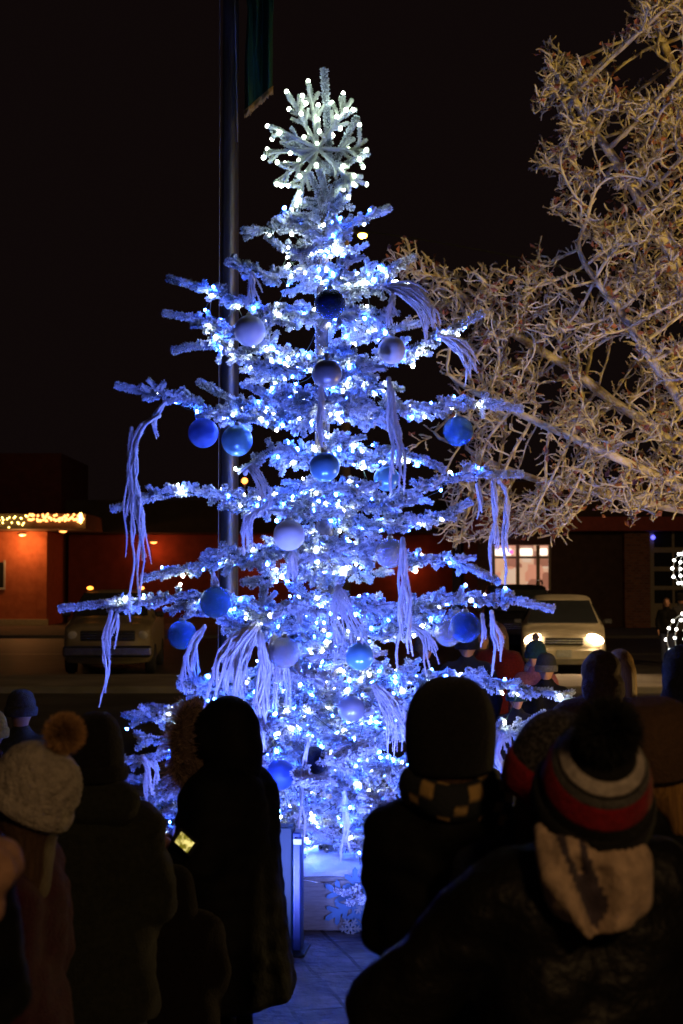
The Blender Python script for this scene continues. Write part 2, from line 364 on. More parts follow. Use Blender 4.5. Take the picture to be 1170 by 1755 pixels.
for y0, y1, where in bands:
    for colr in ('white', 'blue'):
        pts = []
        for P, L, py, sh in BR:
            if not (y0 <= py < y1): continue
            lowf = np.clip((py-450)/900, 0, 1)
            frac = (.62-.22*lowf); sp = .100+.075*lowf if colr == 'white' else .145-.06*lowf
            s = rng.uniform(.05, .15)
            while s < L*.80:
                i = int(s/L*(len(P)-1))
                off = rng.normal(size=3); off[1] -= .7; off[2] -= .2; off = nrm(off)*rng.uniform(.035, .07)
                pts.append(P[i]+off)
                if rng.random() < .35:         # a loop of the string out on a side shoot
                    q = sh[rng.integers(len(sh))]; pts.append(q[-1]+nrm(rng.normal(size=3)+np.array([0, -.8, 0]))*.03)
                s += sp*rng.uniform(.6, 1.5)*(.85 if s < L*.45 else 1.55)
        if not pts: continue
        pts = np.array(pts); rng.shuffle(pts)
        groups_ = [pts[k_::max(1, -(-len(pts)//97))] for k_ in range(max(1, -(-len(pts)//97)))]
        for pts in groups_:
         o = tag(empty('light_string', tuple(O0+np.array([0, 0, pts[:, 2].mean()]))), f'{colr} LED light string on {where}', 'string lights', 'light strings wound through the spruce')
         base_ = np.array(o.location)
         # the wire joins each bulb to its nearest neighbour already on the string
         W = []; dist = np.linalg.norm(pts-pts[0], axis=1); par = np.zeros(len(pts), int); done = {0}; dist[0] = 9e9
         while len(done) < len(pts):
             j = int(dist.argmin()); i = par[j]; done.add(j); dist[j] = 9e9
             W.append([pts[i]-base_, (pts[i]+pts[j])/2-base_+np.array([0, .01, -.012]), pts[j]-base_])
             d = np.linalg.norm(pts-pts[j], axis=1); m_ = d < dist
             for k in range(len(pts)):
                 if m_[k] and k not in done: dist[k] = d[k]; par[k] = j
         wb = MB(); wb.tubes(np.array(W), .002, 4); wb.build('wire', M_wire, o)
         for p in pts:
             obj('bulb', bw if colr == 'white' else bb, parent=o, loc=tuple(p-base_), rot=tuple(rng.uniform(-1, 1, 3))).scale = (rng.uniform(.65, 1.35),)*3
# ------------------------------------------------------------------ snowflake topper
sf = at(545, 250, YT-.05); topper = tag(empty('snowflake_topper', sf), 'white frosted snowflake with glowing bulbs behind the tip of the spruce', 'tree topper')
M_glit = frost_mat('frosted_frame', (.55, .62, .58), (.8, .86, .8), .0, .3)
M_tl = emis('topper_led', (.84, 1, .80), 22)
bt = bulb_mesh(.0145, M_tl)
bp_ = [(528,139),(491,157),(518,164),(524,177),(588,160),(569,176),(545,180),(593,188),(605,188),(616,214),(495,187),(516,195),(458,216),(466,238),(458,256),(451,270),(475,278),(488,280),(521,235),(547,225),(543,247),(570,232),(583,220),(628,257),(616,273),(622,286),(588,285),(607,301),(606,316),(628,316),(512,275),(542,283),(547,294),(524,296),(513,302),(474,316),(482,318),(494,318),(589,325),(597,338),(513,331),(512,342),(508,351),(499,359),(598,256),(577,200),(479,228),(545,205),(497,262)]
arms = []; c0 = np.array(at(545, 255, YT-.05)); lines = []
for k, (ax, ay) in enumerate([(530,145),(604,170),(630,258),(612,320),(497,362),(470,316),(452,262),(462,215),(493,158)]):
    a = np.array(at(ax, ay, YT-.05+rng.uniform(-.1, .08))); arms.append(a)
    lines.append(np.stack([c0+(a-c0)*u for u in np.linspace(0, 1, 6)]))
AP = np.concatenate(lines); led = MB(); fr = MB()
def stem(P, r): fr.tube(P, r, 7, tip=.4, jit=.15); fr.needles(np.array(P)[None], 1300, .017, .005, fwd=.2)
for P in lines: stem(P-np.array(sf), .0145)
for (x, y) in bp_:
    p = np.array(at(x, y, YT-.06+rng.uniform(-.09, .05)))
    din = np.linalg.norm(p-c0); cand = AP[np.linalg.norm(AP-c0, axis=1) < max(din-.03, .05)]
    q = cand[np.linalg.norm(cand-p, axis=1).argmin()]
    if np.linalg.norm(p-q) > .03: 
        m_ = (p+q)/2+rng.normal(size=3)*.008; stem(np.stack([q, m_, p])-np.array(sf), .012)
    obj('bulb', bt, parent=topper, loc=tuple(p-np.array(sf)), rot=(1.4, rng.uniform(-.5, .5), 0))
for k, P in enumerate(lines):                 # side prongs in V pairs
    d = nrm(P[-1]-P[0]); s = np.cross(d, [0, 1, 0])
    for f in (.45, .72):
        b = P[0]+(P[-1]-P[0])*f
        for sg in (-1, 1):
            if rng.random() < .8: stem(np.stack([b, b+(d*.7+s*sg*.7)*.045, b+(d*.75+s*sg*.65)*rng.uniform(.08, .13)])-np.array(sf), .0115)
fr.build('frame', M_glit, topper, smooth=False)
# ------------------------------------------------------------------ balls
def glitter(name, col, rough=.22, metal=.75):
    m = mat(name, col, rough, metal=metal, col2=tuple(c*.45 for c in col), scale=220, det=2, bump=.6, bscale=260, contrast=(.4, .6)); return m
B_deep = glitter('deep_blue_glitter', (.02, .08, .35)); B_mid = glitter('sky_blue_glitter', (.06, .22, .62)); B_sil = glitter('silver_glitter', (.5, .5, .62))
B_matte = mat('matte_blue', (.05, .13, .6), .55, metal=.3); B_white = mat('matte_pearl_white', (.8, .8, .84), .6, scale=3)
B_shine = mat('shiny_light_blue', (.18, .5, .85), .28, metal=.35, scale=4, spec=.8); B_navy = glitter('navy_glitter', (.012, .02, .06), .4)
M_cap = mat('silver_cap', (.7, .7, .72), .3, metal=1); M_grey = mat('satin_grey', (.42, .44, .55), .35, metal=.4)
balls = [(565,521,27,B_deep,9.72,'dark blue glitter ball highest on the spruce trunk'),(428,567,27,B_white,9.95,'matt white ball at upper left beside the flagpole'),
 (671,600,24,B_white,9.95,'matt white ball at upper right of the spruce'),(560,640,26,M_grey,9.75,'silver grey ball behind the central tassel'),
 (348,742,26,B_matte,10.0,'matt blue ball at left, outer one of the hanging pair'),(406,755,27,B_shine,9.85,'shiny light blue ball in front of the flagpole'),
 (785,739,26,B_mid,10.05,'blue glitter ball hanging alone at far right against the frosted tree'),(556,800,26,B_shine,9.6,'shiny pale blue ball below the central tassel'),
 (662,820,22,B_shine,9.9,'small shiny blue ball half hidden by the right tassel'),(495,917,27,B_white,9.65,'matt white ball in the middle of the spruce'),
 (668,948,26,B_sil,9.7,'silver lavender glitter ball right of the trunk'),(369,1032,27,B_mid,9.8,'sky blue glitter ball in front of the foot of the flagpole'),
 (312,1088,25,B_mid,9.95,'blue glitter ball above the curved left tassel'),(797,1075,27,B_deep,9.75,'deep blue glitter ball at right, front one of the overlapping pair'),
 (768,1084,24,B_sil,9.95,'pale silver ball behind the deep blue ball'),(487,1118,27,B_sil,9.6,'silver glitter ball above the row of hanging strands'),
 (616,1125,24,B_shine,9.7,'shiny light blue ball low on the spruce right of the trunk'),(479,1328,26,B_matte,9.5,'lavender blue ball beside the back of the black parka'),
 (539,1303,24,B_navy,9.35,'very dark navy ball lowest in front of the trunk'),(602,1215,23,M_grey,9.9,'grey ball half buried behind a dark branch')]
for px, py, r, m, Y, lab in balls:
    Y = min(Y, 9.28) if abs(px-556) < 75 else (Y-.22 if abs(px-556) < 135 else Y); c = at(px, py, Y); R = r/F*Y
    o = tag(empty('christmas_ball', c), lab, 'ornament', 'balls hanging in the spruce')
    b = MB(); b.ball((0, 0, 0), R, 32, 20); b.build('ball', m, o)
    b = MB(); b.lathe([(R*.2, R*.96), (R*.21, R*1.1), (R*.17, R*1.15)], seg=12)
    a = np.linspace(0, 2*PI, 10); b.tube(np.stack([.012*np.cos(a), 0*a, R*1.15+.01+.012*np.sin(a)], 1), .002, 5)
    b.build('cap', M_cap, o)
# ------------------------------------------------------------------ tassels of frosted yarn
def tassel(path, Y, n, w0, w1, lab, r=.0065, lo=.55, curl=.012):
    P0, L = resample([np.array(at(x, y, Y)) for x, y in path], .03); b0 = P0[0]; N = len(P0); S = []
    mb = MB()
    for k in range(n):
        off = (k+.5)/n-.5 if n > 1 else 0; e = max(5, int(N*rng.uniform(lo, 1.0))) if k else N
        u = np.linspace(0, 1, e)[:, None]; ph = rng.uniform(0, 6, 3)
        T = nrm(P0[min(e, N)-1]-P0[0]); side = nrm(np.cross(T, [0, 1, 0]))
        wob = np.stack([np.sin(u[:, 0]*L*14+ph[i])*curl*np.minimum(1, u[:, 0]*3) for i in range(3)], 1)
        dep = rng.uniform(-.5, .5)
        Q = P0[:e]+side*off*(w0*.35+(w1-w0*.35)*u**.7)+np.array([0, dep, 0])*(w0+(w1-w0)*u)+wob-b0
        idx = np.linspace(0, e-1, max(5, e//2)).astype(int); Q = Q[idx]
        R = r*rng.uniform(.8, 1.25)*np.interp(np.linspace(0, 1, len(Q)), [0, .9, 1], [1, 1, .45])*(1+.18*rng.uniform(-1, 1, len(Q)))
        mb.tube(Q, R, 6, tip=1., jit=.12); mb.needles(Q[None], 500, .0045+r, .003, fwd=.6)
    mb.ball((0, 0, 0), (.016, .016, .02), 10, 8)
    o = mb.build('yarn_tassel', M_yarn); o.location = b0
    return tag(o, lab, 'tassel', 'frosted yarn tassels hanging in the spruce')
TS = [([(272,712),(238,738),(228,800),(236,930),(232,1068)],9.95,5,.04,.09,'long ragged white tassel at far left with its strands reaching furthest down',.011),
 ([(225,735),(222,800),(220,880),(222,955)],9.97,3,.03,.06,'white tassel beside the longest one at far left',.009),
 ([(238,860),(243,910),(246,975)],9.93,4,.05,.09,'short white tassel below the left branch tip',.009),
 ([(282,690),(262,715),(266,740),(272,756)],10.0,5,.02,.05,'short curved tassel under the left branch above the longest tassel',.009),
 ([(190,1050),(180,1100),(184,1160),(177,1215)],9.95,3,.05,.05,'thin white tassel hanging lowest at far left above the beanie',.009),
 ([(200,1055),(194,1090),(190,1118)],9.97,3,.04,.06,'short thin tassel beside the far left branch end',.008),
 ([(432,470),(432,495),(440,530)],9.95,4,.05,.12,'short tassel of three strands over the upper white ball',.009),
 ([(560,610),(549,680),(552,740),(553,812)],9.5,3,.02,.03,'single knotted tassel hanging down the centre over the trunk',.011),
 ([(666,650),(672,700),(680,780),(684,848)],9.7,6,.02,.10,'long tassel right of the trunk in front of the small blue ball',.012),
 ([(690,925),(692,1000),(694,1080),(692,1150)],9.6,6,.04,.09,'longest tassel right of the trunk below the silver ball',.011),
 ([(655,490),(700,500),(735,535),(742,575)],10.0,16,.03,.16,'thick arched tassel curling over at upper right',.008),
 ([(672,505),(668,535),(672,562)],9.9,5,.03,.08,'small straight tassel under the arched one at upper right',.008),
 ([(752,575),(785,590),(808,620),(812,655)],9.95,14,.02,.12,'thick tassel flicked out to the far upper right',.009),
 ([(818,832),(822,860),(822,888)],9.9,2,.03,.04,'short tassel under the right branch tip, inner one of three',.009),
 ([(845,825),(848,880),(846,940),(846,985)],9.9,3,.04,.05,'straight white tassel under the right branch tip, middle one of three',.012),
 ([(855,825),(868,850),(866,930),(868,1005)],9.92,2,.02,.03,'straight white tassel under the right branch tip, outermost of three',.012),
 ([(826,1055),(828,1080),(824,1108)],9.85,2,.03,.03,'short tassel below the deep blue ball',.01),
 ([(842,1050),(850,1090),(852,1120),(854,1158)],9.85,4,.03,.08,'forked white tassel at lower right in front of the crowd',.012),
 ([(700,1070),(730,1090),(738,1125),(742,1155)],9.75,7,.05,.10,'tassel spread over the branch left of the paired balls',.008),
 ([(455,868),(428,885),(422,915),(426,955)],9.7,12,.02,.08,'bushy drooping tassel left of the matt white ball',.007),
 ([(578,1000),(585,1050),(600,1090),(605,1130)],9.55,14,.02,.24,'fan of fine strands spreading over the trunk',.006),
 ([(445,1085),(452,1150),(446,1220),(450,1300)],9.5,6,.08,.09,'long pale tassel falling beside the parka hood',.012),
 ([(440,1070),(405,1110),(390,1160),(388,1230)],9.6,20,.10,.28,'thickest curtain of white strands above the parka hood',.010),
 ([(350,1075),(330,1105),(325,1150),(330,1195)],9.75,9,.05,.12,'curved tassel swept below the left blue ball',.010),
 ([(470,1090),(475,1150),(478,1200),(474,1240)],9.6,9,.12,.18,'row of straight strands below the silver glitter ball',.009),
 ([(530,1265),(518,1330),(517,1420),(519,1540)],9.4,1,.03,.04,'thin dangling strands in front of the trunk reaching below the planter rim',.008),
 ([(590,1360),(592,1410),(590,1450),(594,1480)],9.7,3,.03,.06,'tassel ending on the snow cover of the planter',.011),
 ([(640,1175),(665,1205),(682,1250),(690,1300)],9.5,12,.06,.18,'loose fan of strands left of the man in the checked scarf',.005),
 ([(860,1320),(850,1280),(862,1255),(872,1300)],9.8,6,.05,.08,'curled tassel right of the man in the checked scarf',.010),
 ([(245,1300),(258,1320),(256,1350),(262,1385)],9.5,6,.05,.10,'tassel on the low left branches above the olive jacket',.009),
 ([(310,1390),(306,1420),(304,1450),(308,1490)],9.5,5,.05,.08,'tassel hanging behind the glowing camera screen',.009),
 ([(500,948),(502,975),(500,1000)],9.6,3,.04,.06,'short stubby tassel under the matt white ball in the middle',.013),
 ([(365,985),(368,1000),(366,1015)],9.8,2,.03,.04,'short loop holding the blue ball before the flagpole foot',.009),
 ([(420,810),(430,800),(455,850),(440,890)],9.7,6,.06,.1,'loose looping strands beside the flagpole in mid height',.007)]
for path, Y, n, w0, w1, lab, r in TS: tassel(path, Y-(.25 if 400 < path[0][0] < 700 else 0), int(n*1.7)+1, w0, w1, lab, r*.72)

# ------------------------------------------------------------------ blue floodlights on the paving that wash the tree
M_fl = emis('flood_lens', (.25, .3, 1), 6); M_dk = mat('black_plastic', (.02, .02, .022), .5)
def flood(x, y, tz, power, lab):
    o = tag(empty('floodlight', (x, y, 0)), lab, 'floodlight', 'floodlights aimed at the spruce')
    tgt = Vector((base.x, YT-.2, tz)); M = (tgt-Vector((x, y, .2))).to_track_quat('-Z', 'Y').to_matrix().to_4x4(); M.translation = Vector((0, 0, .2))
    b = MB(); b.bbox((-.11, -.08, 0), (.11, .08, .06), .01, M); b.build('housing', M_dk, o, False)
    b = MB(); b.box((-.095, -.065, -.004), (.095, .065, -.001), M); b.build('lens', M_fl, o, False)
    b = MB(); b.tube([(-.13, 0, .2), (-.13, 0, .01), (.13, 0, .01), (.13, 0, .2)], .008, 6); b.build('bracket', M_dk, o)
    q = lamp('flood_beam', 'SPOT', tuple(Vector((x, y, .2))+(tgt-Vector((x, y, .2))).normalized()*.03), (.16, .22, 1), power, .06, tgt, 95, 1); return q
flood(X(400, 7.6), 7.6, 1.9, 380, 'small blue floodlight on the paving hidden behind the black parka')
flood(X(800, 7.6), 7.6, 1.9, 380, 'small blue floodlight on the paving hidden behind the man in the checked scarf')
# ================================================================== FROSTED DECIDUOUS TREE (space colonisation)
M_ft = mat('rime_twig', (.70, .60, .36), .9, col2=(.27, .19, .09), scale=7, bump=.5, bscale=60, contrast=(.34, .5))
M_leaf = mat('withered_leaf', (.42, .16, .07), .8, col2=(.18, .06, .03), scale=9)
YD = 13.2
poly = [(1350,-60),(1110,-60),(1085,0),(1070,60),(1095,120),(1060,150),(1010,120),(930,65),(925,120),(940,190),(915,195),(950,240),(905,292),(965,300),(940,370),(1000,400),(1005,470),(985,500),(960,480),(930,420),(890,470),(850,450),(800,470),(745,450),(720,420),(690,415),(668,450),(700,500),(735,560),(760,610),(775,690),(765,740),(712,735),(720,770),(770,810),(775,880),(740,910),(800,940),(870,925),(960,925),(1050,895),(1120,895),(1175,880),(1350,860)]
def inside(x, y):
    c = np.zeros(len(x), bool); n = len(poly)
    for i in range(n):
        x1, y1 = poly[i]; x2, y2 = poly[(i+1) % n]
        m = ((y1 > y) != (y2 > y)); xi = (x2-x1)*(y-y1)/((y2-y1) or 1e-9)+x1; c ^= m & (x < xi)
    return c
ax = rng.uniform(660, 1340, 14000); ay = rng.uniform(-60, 945, 14000); ok = inside(ax, ay); ax = ax[ok]; ay = ay[ok]
clump = np.array([noise.noise(Vector((x/75, y/75, 3.3))) for x, y in zip(ax, ay)])
keep = clump > -.22+rng.uniform(-.15, .15, len(ax)); ax = ax[keep][:9000]; ay = ay[keep][:9000]
dep = YD+rng.uniform(-1, 1, len(ax))*np.interp(ax, [680, 900, 1200], [.5, 1.1, 1.9])
A = np.array([at(x, y, d) for x, y, d in zip(ax, ay, dep)])
root = np.array([X(1440, YD), YD, 0.]); droot = root.copy()
nodes = [root]; par = [-1]
def chain(start, pts):
    i = start
    for p in pts:
        p = np.array(p); a = nodes[i]; n = max(1, int(np.linalg.norm(p-a)/.16)); w_ = rng.normal(size=(n, 3))*.012
        for k in range(1, n+1): nodes.append(a+(p-a)*k/n+w_[k-1]); par.append(i); i = len(nodes)-1
    return i
f1 = chain(0, [root+[-.1, 0, 1.3], root+[-.2, .1, 2.2]])
def pa(x, y, d=0): return np.array(at(x, y, YD+d))
hub = chain(f1, [pa(1330, 880)])
chain(hub, [pa(1240, 640, -.3), pa(1130, 400, -.5), pa(1040, 250, -.5), pa(950, 120, -.4)])
chain(hub, [pa(1290, 560, .3), pa(1200, 250, .4), pa(1120, 20, .3)])
chain(hub, [pa(1200, 740, -1), pa(1080, 560, -1.2), pa(985, 430, -1)])
chain(hub, [pa(1180, 780, .3), pa(1000, 650, .3), pa(860, 560, .1), pa(760, 480, 0)])
chain(hub, [pa(1150, 830, -.9), pa(980, 750, -1), pa(840, 690, -.7), pa(760, 640, -.4)])
chain(hub, [pa(1140, 870, .2), pa(960, 830, .1), pa(820, 790, 0), pa(740, 745, 0)])
nd = np.array(nodes); D = np.linalg.norm(A[:, None]-nd[None], axis=2); near = D.argmin(1); dmin = D.min(1); alive = np.ones(len(A), bool)
step = .07
for it in range(130):
    act = alive & (dmin < 1.6)
    if not act.any(): break
    dirs = {}
    for ai in np.nonzero(act)[0]:
        dirs.setdefault(int(near[ai]), []).append(ai)
    new = []
    for i, l in dirs.items():
        v = nrm(A[l]-nd[i]).sum(0)+rng.normal(size=3)*.22+nrm(nd[i]-np.array(pa(1330, 900)))*.35
        nv = np.linalg.norm(v)
        if nv < 1e-3: continue
        new.append(nd[i]+v/nv*step); par.append(i)
    if not new: break
    new = np.array(new); k0 = len(nd); nd = np.vstack([nd, new])
    ia = np.nonzero(alive)[0]; Dn = np.linalg.norm(A[ia][:, None]-new[None], axis=2); j = Dn.argmin(1); dm = Dn[np.arange(len(ia)), j]
    b = dm < dmin[ia]; dmin[ia[b]] = dm[b]; near[ia[b]] = j[b]+k0
    alive &= dmin > .085
    if len(nd) > 26000: break
par = np.array(par[:len(nd)]); n = len(nd)
rad = np.zeros(n); kids = [[] for _ in range(n)]
for i in range(1, n): kids[par[i]].append(i)
acc = np.zeros(n)
for i in range(n-1, 0, -1):
    if not kids[i]: acc[i] = .0072**3.15
    acc[par[i]] += acc[i]
rad = np.minimum(np.maximum(acc, .0072**3.15)**(1/3.15), .09)
# chains: follow the thickest child, start a new chain at every other child
chains = []; stack = [(0, 0)]
while stack:
    p, i = stack.pop(); c = [p] if p != i else []
    while True:
        c.append(i)
        if not kids[i]: break
        ks = sorted(kids[i], key=lambda k: -acc[k])
        for k in ks[1:]: stack.append((i, k))
        i = ks[0]
    if len(c) > 1: chains.append(c)
dt = tag(empty('frosted_tree', tuple(droot)), 'leafless street tree thick with hoar frost at the right edge, lit amber', 'tree')
trunk = MB(); bigs = []; small = []
for c in chains:
    P = nd[c]-droot; R = rad[c].copy(); R[0] = min(R[0], R[min(1, len(R)-1)]*1.05)
    if len(P) > 4: P[1:-1] = (P[:-2]+2*P[1:-1]+P[2:])/4
    (bigs if R[0] > .04 and len(c) > 12 else small).append((P, R))
bigs.sort(key=lambda q: -q[1][0])
trunk.tube(bigs[0][0], bigs[0][1], 12, tip=.5, jit=.08); trunk.build('trunk', M_ft, dt)
for P, R in bigs[1:26]:
    b = MB(); b.tube(P, R, 9, tip=.6, jit=.12); b.build('limb', M_ft, dt)
small = bigs[26:]+small
# curly rime-covered twiglets on the finest wood
tips = np.nonzero(rad < .02)[0]; tips = rng.choice(tips, min(len(tips), 30000), replace=False); K = len(tips); n5 = 6
P = np.zeros((K, n5, 3)); P[:, 0] = nd[tips]-droot
dirn = nrm(nd[tips]-nd[par[tips]]); outw = nrm(P[:, 0]-(np.array(pa(1330, 900))-droot)); cs_ = np.clip(rng.normal(.45, .3, (K, 1)), .05, 1.1)
d = nrm(dirn*.6+outw*.75+rng.normal(size=(K, 3))*.55); curl = rng.normal(size=(K, 3))*cs_
L = rng.uniform(.012, .032, K)[:, None]
for s_ in range(1, n5):
    P[:, s_] = P[:, s_-1]+d*L; d = nrm(d+curl*.4+rng.normal(size=(K, 3))*.2)
# sort the twigs into a few sprays by place, so each main spray is its own part
key = lambda p: int(np.clip((p[2]-1.5)/6*6, 0, 5))*5+int(np.clip((p[0]+droot[0]-.3)/4*5, 0, 4))
sp = {}
for Q, R in small: sp.setdefault(key(Q[-1]), ([], []))[0].append((Q, R))
for k in range(K): sp.setdefault(key(P[k, 0]), ([], []))[1].append(k)
leafn = rng.choice(K, 1500, replace=False); lset = {}
for k in leafn: lset.setdefault(key(P[k, 0]), []).append(k)
for g, (ch, tw) in sp.items():
    b = MB()
    for Q, R in ch:
        b.tube(Q, R*1.0, 5, tip=.8, jit=.22, caps=False)
    if tw: b.tubes(P[tw], np.array([.0068, .0064, .006, .0062, .0064, .0035])[None]*rng.uniform(.6, 1.25, (len(tw), 1)), 5, tip=1., jit=.28, caps=False); b.needles(P[tw], 110, .015, .006, fwd=.5)
    b.build('branch_spray', M_ft, dt)
lv = MB()
for g, l in lset.items():
    for k in l:
        p = P[k, -1]
        for _ in range(2):
            c = p+rng.normal(size=3)*.015; u = nrm(rng.normal(size=3)); v = nrm(np.cross(u, rng.normal(size=3))); a = rng.uniform(.02, .042)
            w_ = np.cross(u, v)*a*.35
            lv.add([c, c+u*a+v*a*.6+w_, c+u*2*a, c+u*a-v*a*.6+w_], [(0, 1, 2, 3)])
tag(lv.build('withered_leaves', M_leaf, dt, smooth=False), kind='stuff')
# ================================================================== GROUND
def sheet(name, x0, y0, x1, y1, z, m, lab=None):
    b = MB(); b.add([(x0,y0,z),(x1,y0,z),(x1,y1,z),(x0,y1,z)], [(0,1,2,3)]); return tag(b.build(name, m, None, False), kind='structure')
M_gr = mat('frozen_ground', (.05, .045, .04), .9, col2=(.02, .018, .015), scale=.7, bump=.5, bscale=6)
sheet('ground', -250, -60, 250, 330, 0, M_gr)
# paving with diagonal joints and trodden snow
M_pv = mat('snowy_paving', (.26, .25, .26), .65, col2=(.035, .035, .045), scale=4.5, bump=.9, bscale=14, det=12, contrast=(.38, .66))
nt = M_pv.node_tree; N_ = nt.nodes; L_ = nt.links; b_ = N_['Principled BSDF']; src = b_.inputs['Base Color'].links[0].from_socket
tc = N_.new('ShaderNodeTexCoord'); mp = N_.new('ShaderNodeMapping'); mp.inputs['Rotation'].default_value = (0, 0, math.radians(76)); L_.new(tc.outputs['Object'], mp.inputs[0])
nz = N_.new('ShaderNodeTexNoise'); nz.inputs['Scale'].default_value = 3; L_.new(tc.outputs['Object'], nz.inputs[0])
mxv = N_.new('ShaderNodeMix'); mxv.data_type = 'VECTOR'; mxv.inputs[0].default_value = .03; L_.new(mp.outputs[0], mxv.inputs[4]); L_.new(nz.outputs['Color'], mxv.inputs[5])
br = N_.new('ShaderNodeTexBrick'); br.offset = .5; br.inputs['Scale'].default_value = 1; br.inputs['Brick Width'].default_value = 1.3; br.inputs['Row Height'].default_value = .26
br.inputs['Mortar Size'].default_value = .011; br.inputs['Color1'].default_value = (1,1,1,1); br.inputs['Color2'].default_value = (.72,.72,.72,1); br.inputs['Mortar'].default_value = (.1,.1,.1,1)
L_.new(mxv.outputs[1], br.inputs['Vector'])
mu = N_.new('ShaderNodeMix'); mu.data_type = 'RGBA'; mu.blend_type = 'MULTIPLY'; mu.inputs[0].default_value = 1; L_.new(src, mu.inputs[6]); L_.new(br.outputs['Color'], mu.inputs[7]); L_.new(mu.outputs[2], b_.inputs['Base Color'])
sheet('plaza_paving', -14, -8, 14, 15.5, .004, M_pv)
M_as = mat('wet_asphalt', (.05, .048, .045), .55, col2=(.025, .024, .022), scale=1.2, bump=.3, bscale=30)
sheet('road', -200, 33.2, 200, 58, .008, M_as)
M_cc = mat('frosty_concrete', (.22, .20, .17), .85, col2=(.11, .10, .085), scale=.8, bump=.3, bscale=8)
b = MB(); b.bbox((-200, 29.2, -.02), (200, 33.1, .13), .02); tag(b.build('pavement', M_cc, None, False), kind='structure')
b = MB(); b.bbox((-200, 58.1, -.02), (200, 84, .12), .02); tag(b.build('forecourt', mat('dark_concrete', (.12, .11, .10), .8, scale=.6), None, False), kind='structure')
M_pnt = mat('road_paint', (.6, .58, .5), .7, col2=(.3, .29, .25), scale=12)
b = MB()
for k in range(-12, 13): b.add([(k*9-1.5, 45, .012), (k*9+1.5, 45, .012), (k*9+1.5, 45.14, .012), (k*9-1.5, 45.14, .012)], [(0,1,2,3)])
tag(b.build('lane_markings', M_pnt, None, False), kind='structure')
# ================================================================== PLANTER, SNOW COVER, STAND
YP = 9.25; px0, px1 = X(285, YP), X(826, YP); zt = Z(1503, YP)
M_pan = mat('painted_board', (.25, .24, .21), .8, col2=(.19, .18, .16), scale=14, stretch=(1, 1, 6), bump=.15)
pl = tag(empty('planter_box', ((px0+px1)/2, YP+.95, 0)), 'low beige planter box with pale blue snowflakes on its front, under the spruce', 'planter')
hw = (px1-px0)/2
for nm, lo, hi in [('front_panel', (-hw, -.95, .01), (hw, -.91, zt)), ('back_panel', (-hw, .91, .01), (hw, .95, zt)), ('side_panel', (-hw, -.905, .01), (-hw+.04, .905, zt)), ('side_panel', (hw-.04, -.905, .01), (hw, .905, zt)), ('base_board', (-hw+.045, -.9, .012), (hw-.045, .9, .05))]:
    b = MB(); b.bbox(lo, hi, .006); b.build(nm, M_pan, pl, False)
M_sf1 = mat('snowflake_blue', (.06, .17, .30), .5, scale=20); M_sf2 = mat('snowflake_pale', (.26, .30, .30), .5, scale=20)
def flake(cx, cz, R, m, y, rot=0, w_=.16):
    b = MB(); nonlocal_y = [y]
    for k in range(6):
        a = rot+k*PI/3; d = np.array([math.cos(a), math.sin(a)]); s = np.array([-d[1], d[0]])
        def bar(p, q, t):
            nonlocal_y[0] -= .00025; y = nonlocal_y[0]
            e = (q-p)/np.linalg.norm(q-p); v = np.array([-e[1], e[0]])*t
            c = [p-v, q-v*.8, q+e*t*.9, q+v*.8, p+v]; V = [(cx+u[0], yy, cz+u[1]) for yy in (y, y-.004) for u in c]
            b.add(V, n=[[0,1,2,3,4][::-1], [5,6,7,8,9]]+[[i, (i+1) % 5, 5+(i+1) % 5, 5+i] for i in range(5)])
        bar(d*0, d*R, R*w_*.5)
        for f, l in ((.34, .30), (.6, .34)):
            for sg in (-1, 1): bar(d*R*f, d*R*(f+l*.62)+s*sg*R*l*.8, R*w_*.42)
    b.ball((cx, nonlocal_y[0]-.002, cz), (R*.2, .004, R*.2), 12, 6)
    return b.build('snowflake', m, pl, False)
lx = lambda px: X(px, YP)-pl.location.x
fr_y = -.9525
for cx, cy, R, m, rt in [(608,1545,60,M_sf1,PI/6),(654,1552,52,M_sf1,0),(620,1545,22,M_sf2,0),(600,1588,20,M_sf2,0),(720,1545,58,M_sf1,.3),(400,1545,58,M_sf1,PI/6),(340,1550,40,M_sf2,.2)]:
    fr_y -= .013
    flake(lx(cx), Z(cy, YP), R/F*YP*.9, m, fr_y, rt, .21 if m is M_sf1 else .16)
M_snow = mat('white_snow_cloth', (.82, .83, .86), .9, col2=(.7, .71, .76), scale=6, bump=.6, bscale=25)
b = MB(); nx, ny = 70, 60; V = []
for j in range(ny+1):
    for i in range(nx+1):
        u, v = i/nx*2-1, j/ny*2-1; x = u*(hw+.03); y = v*(.98); z = zt+.028+.03*noise.noise(Vector((x*4, y*4, 1)))+.02*noise.noise(Vector((x*13, y*13, 4)))
        if abs(u) > .97 or abs(v) > .965: z -= .05+.015*noise.noise(Vector((x*9, y*9, 7)))
        z += .03*max(0, 1-math.hypot(x, y)/.9)
        V.append((x, y, z))
b.add(V, [(j*(nx+1)+i, j*(nx+1)+i+1, (j+1)*(nx+1)+i+1, (j+1)*(nx+1)+i) for j in range(ny) for i in range(nx)])
sc = b.build('snow_blanket', M_snow); sc.location = pl.location; tag(sc, 'bright white blanket of artificial snow over the top of the planter box', 'snow blanket')
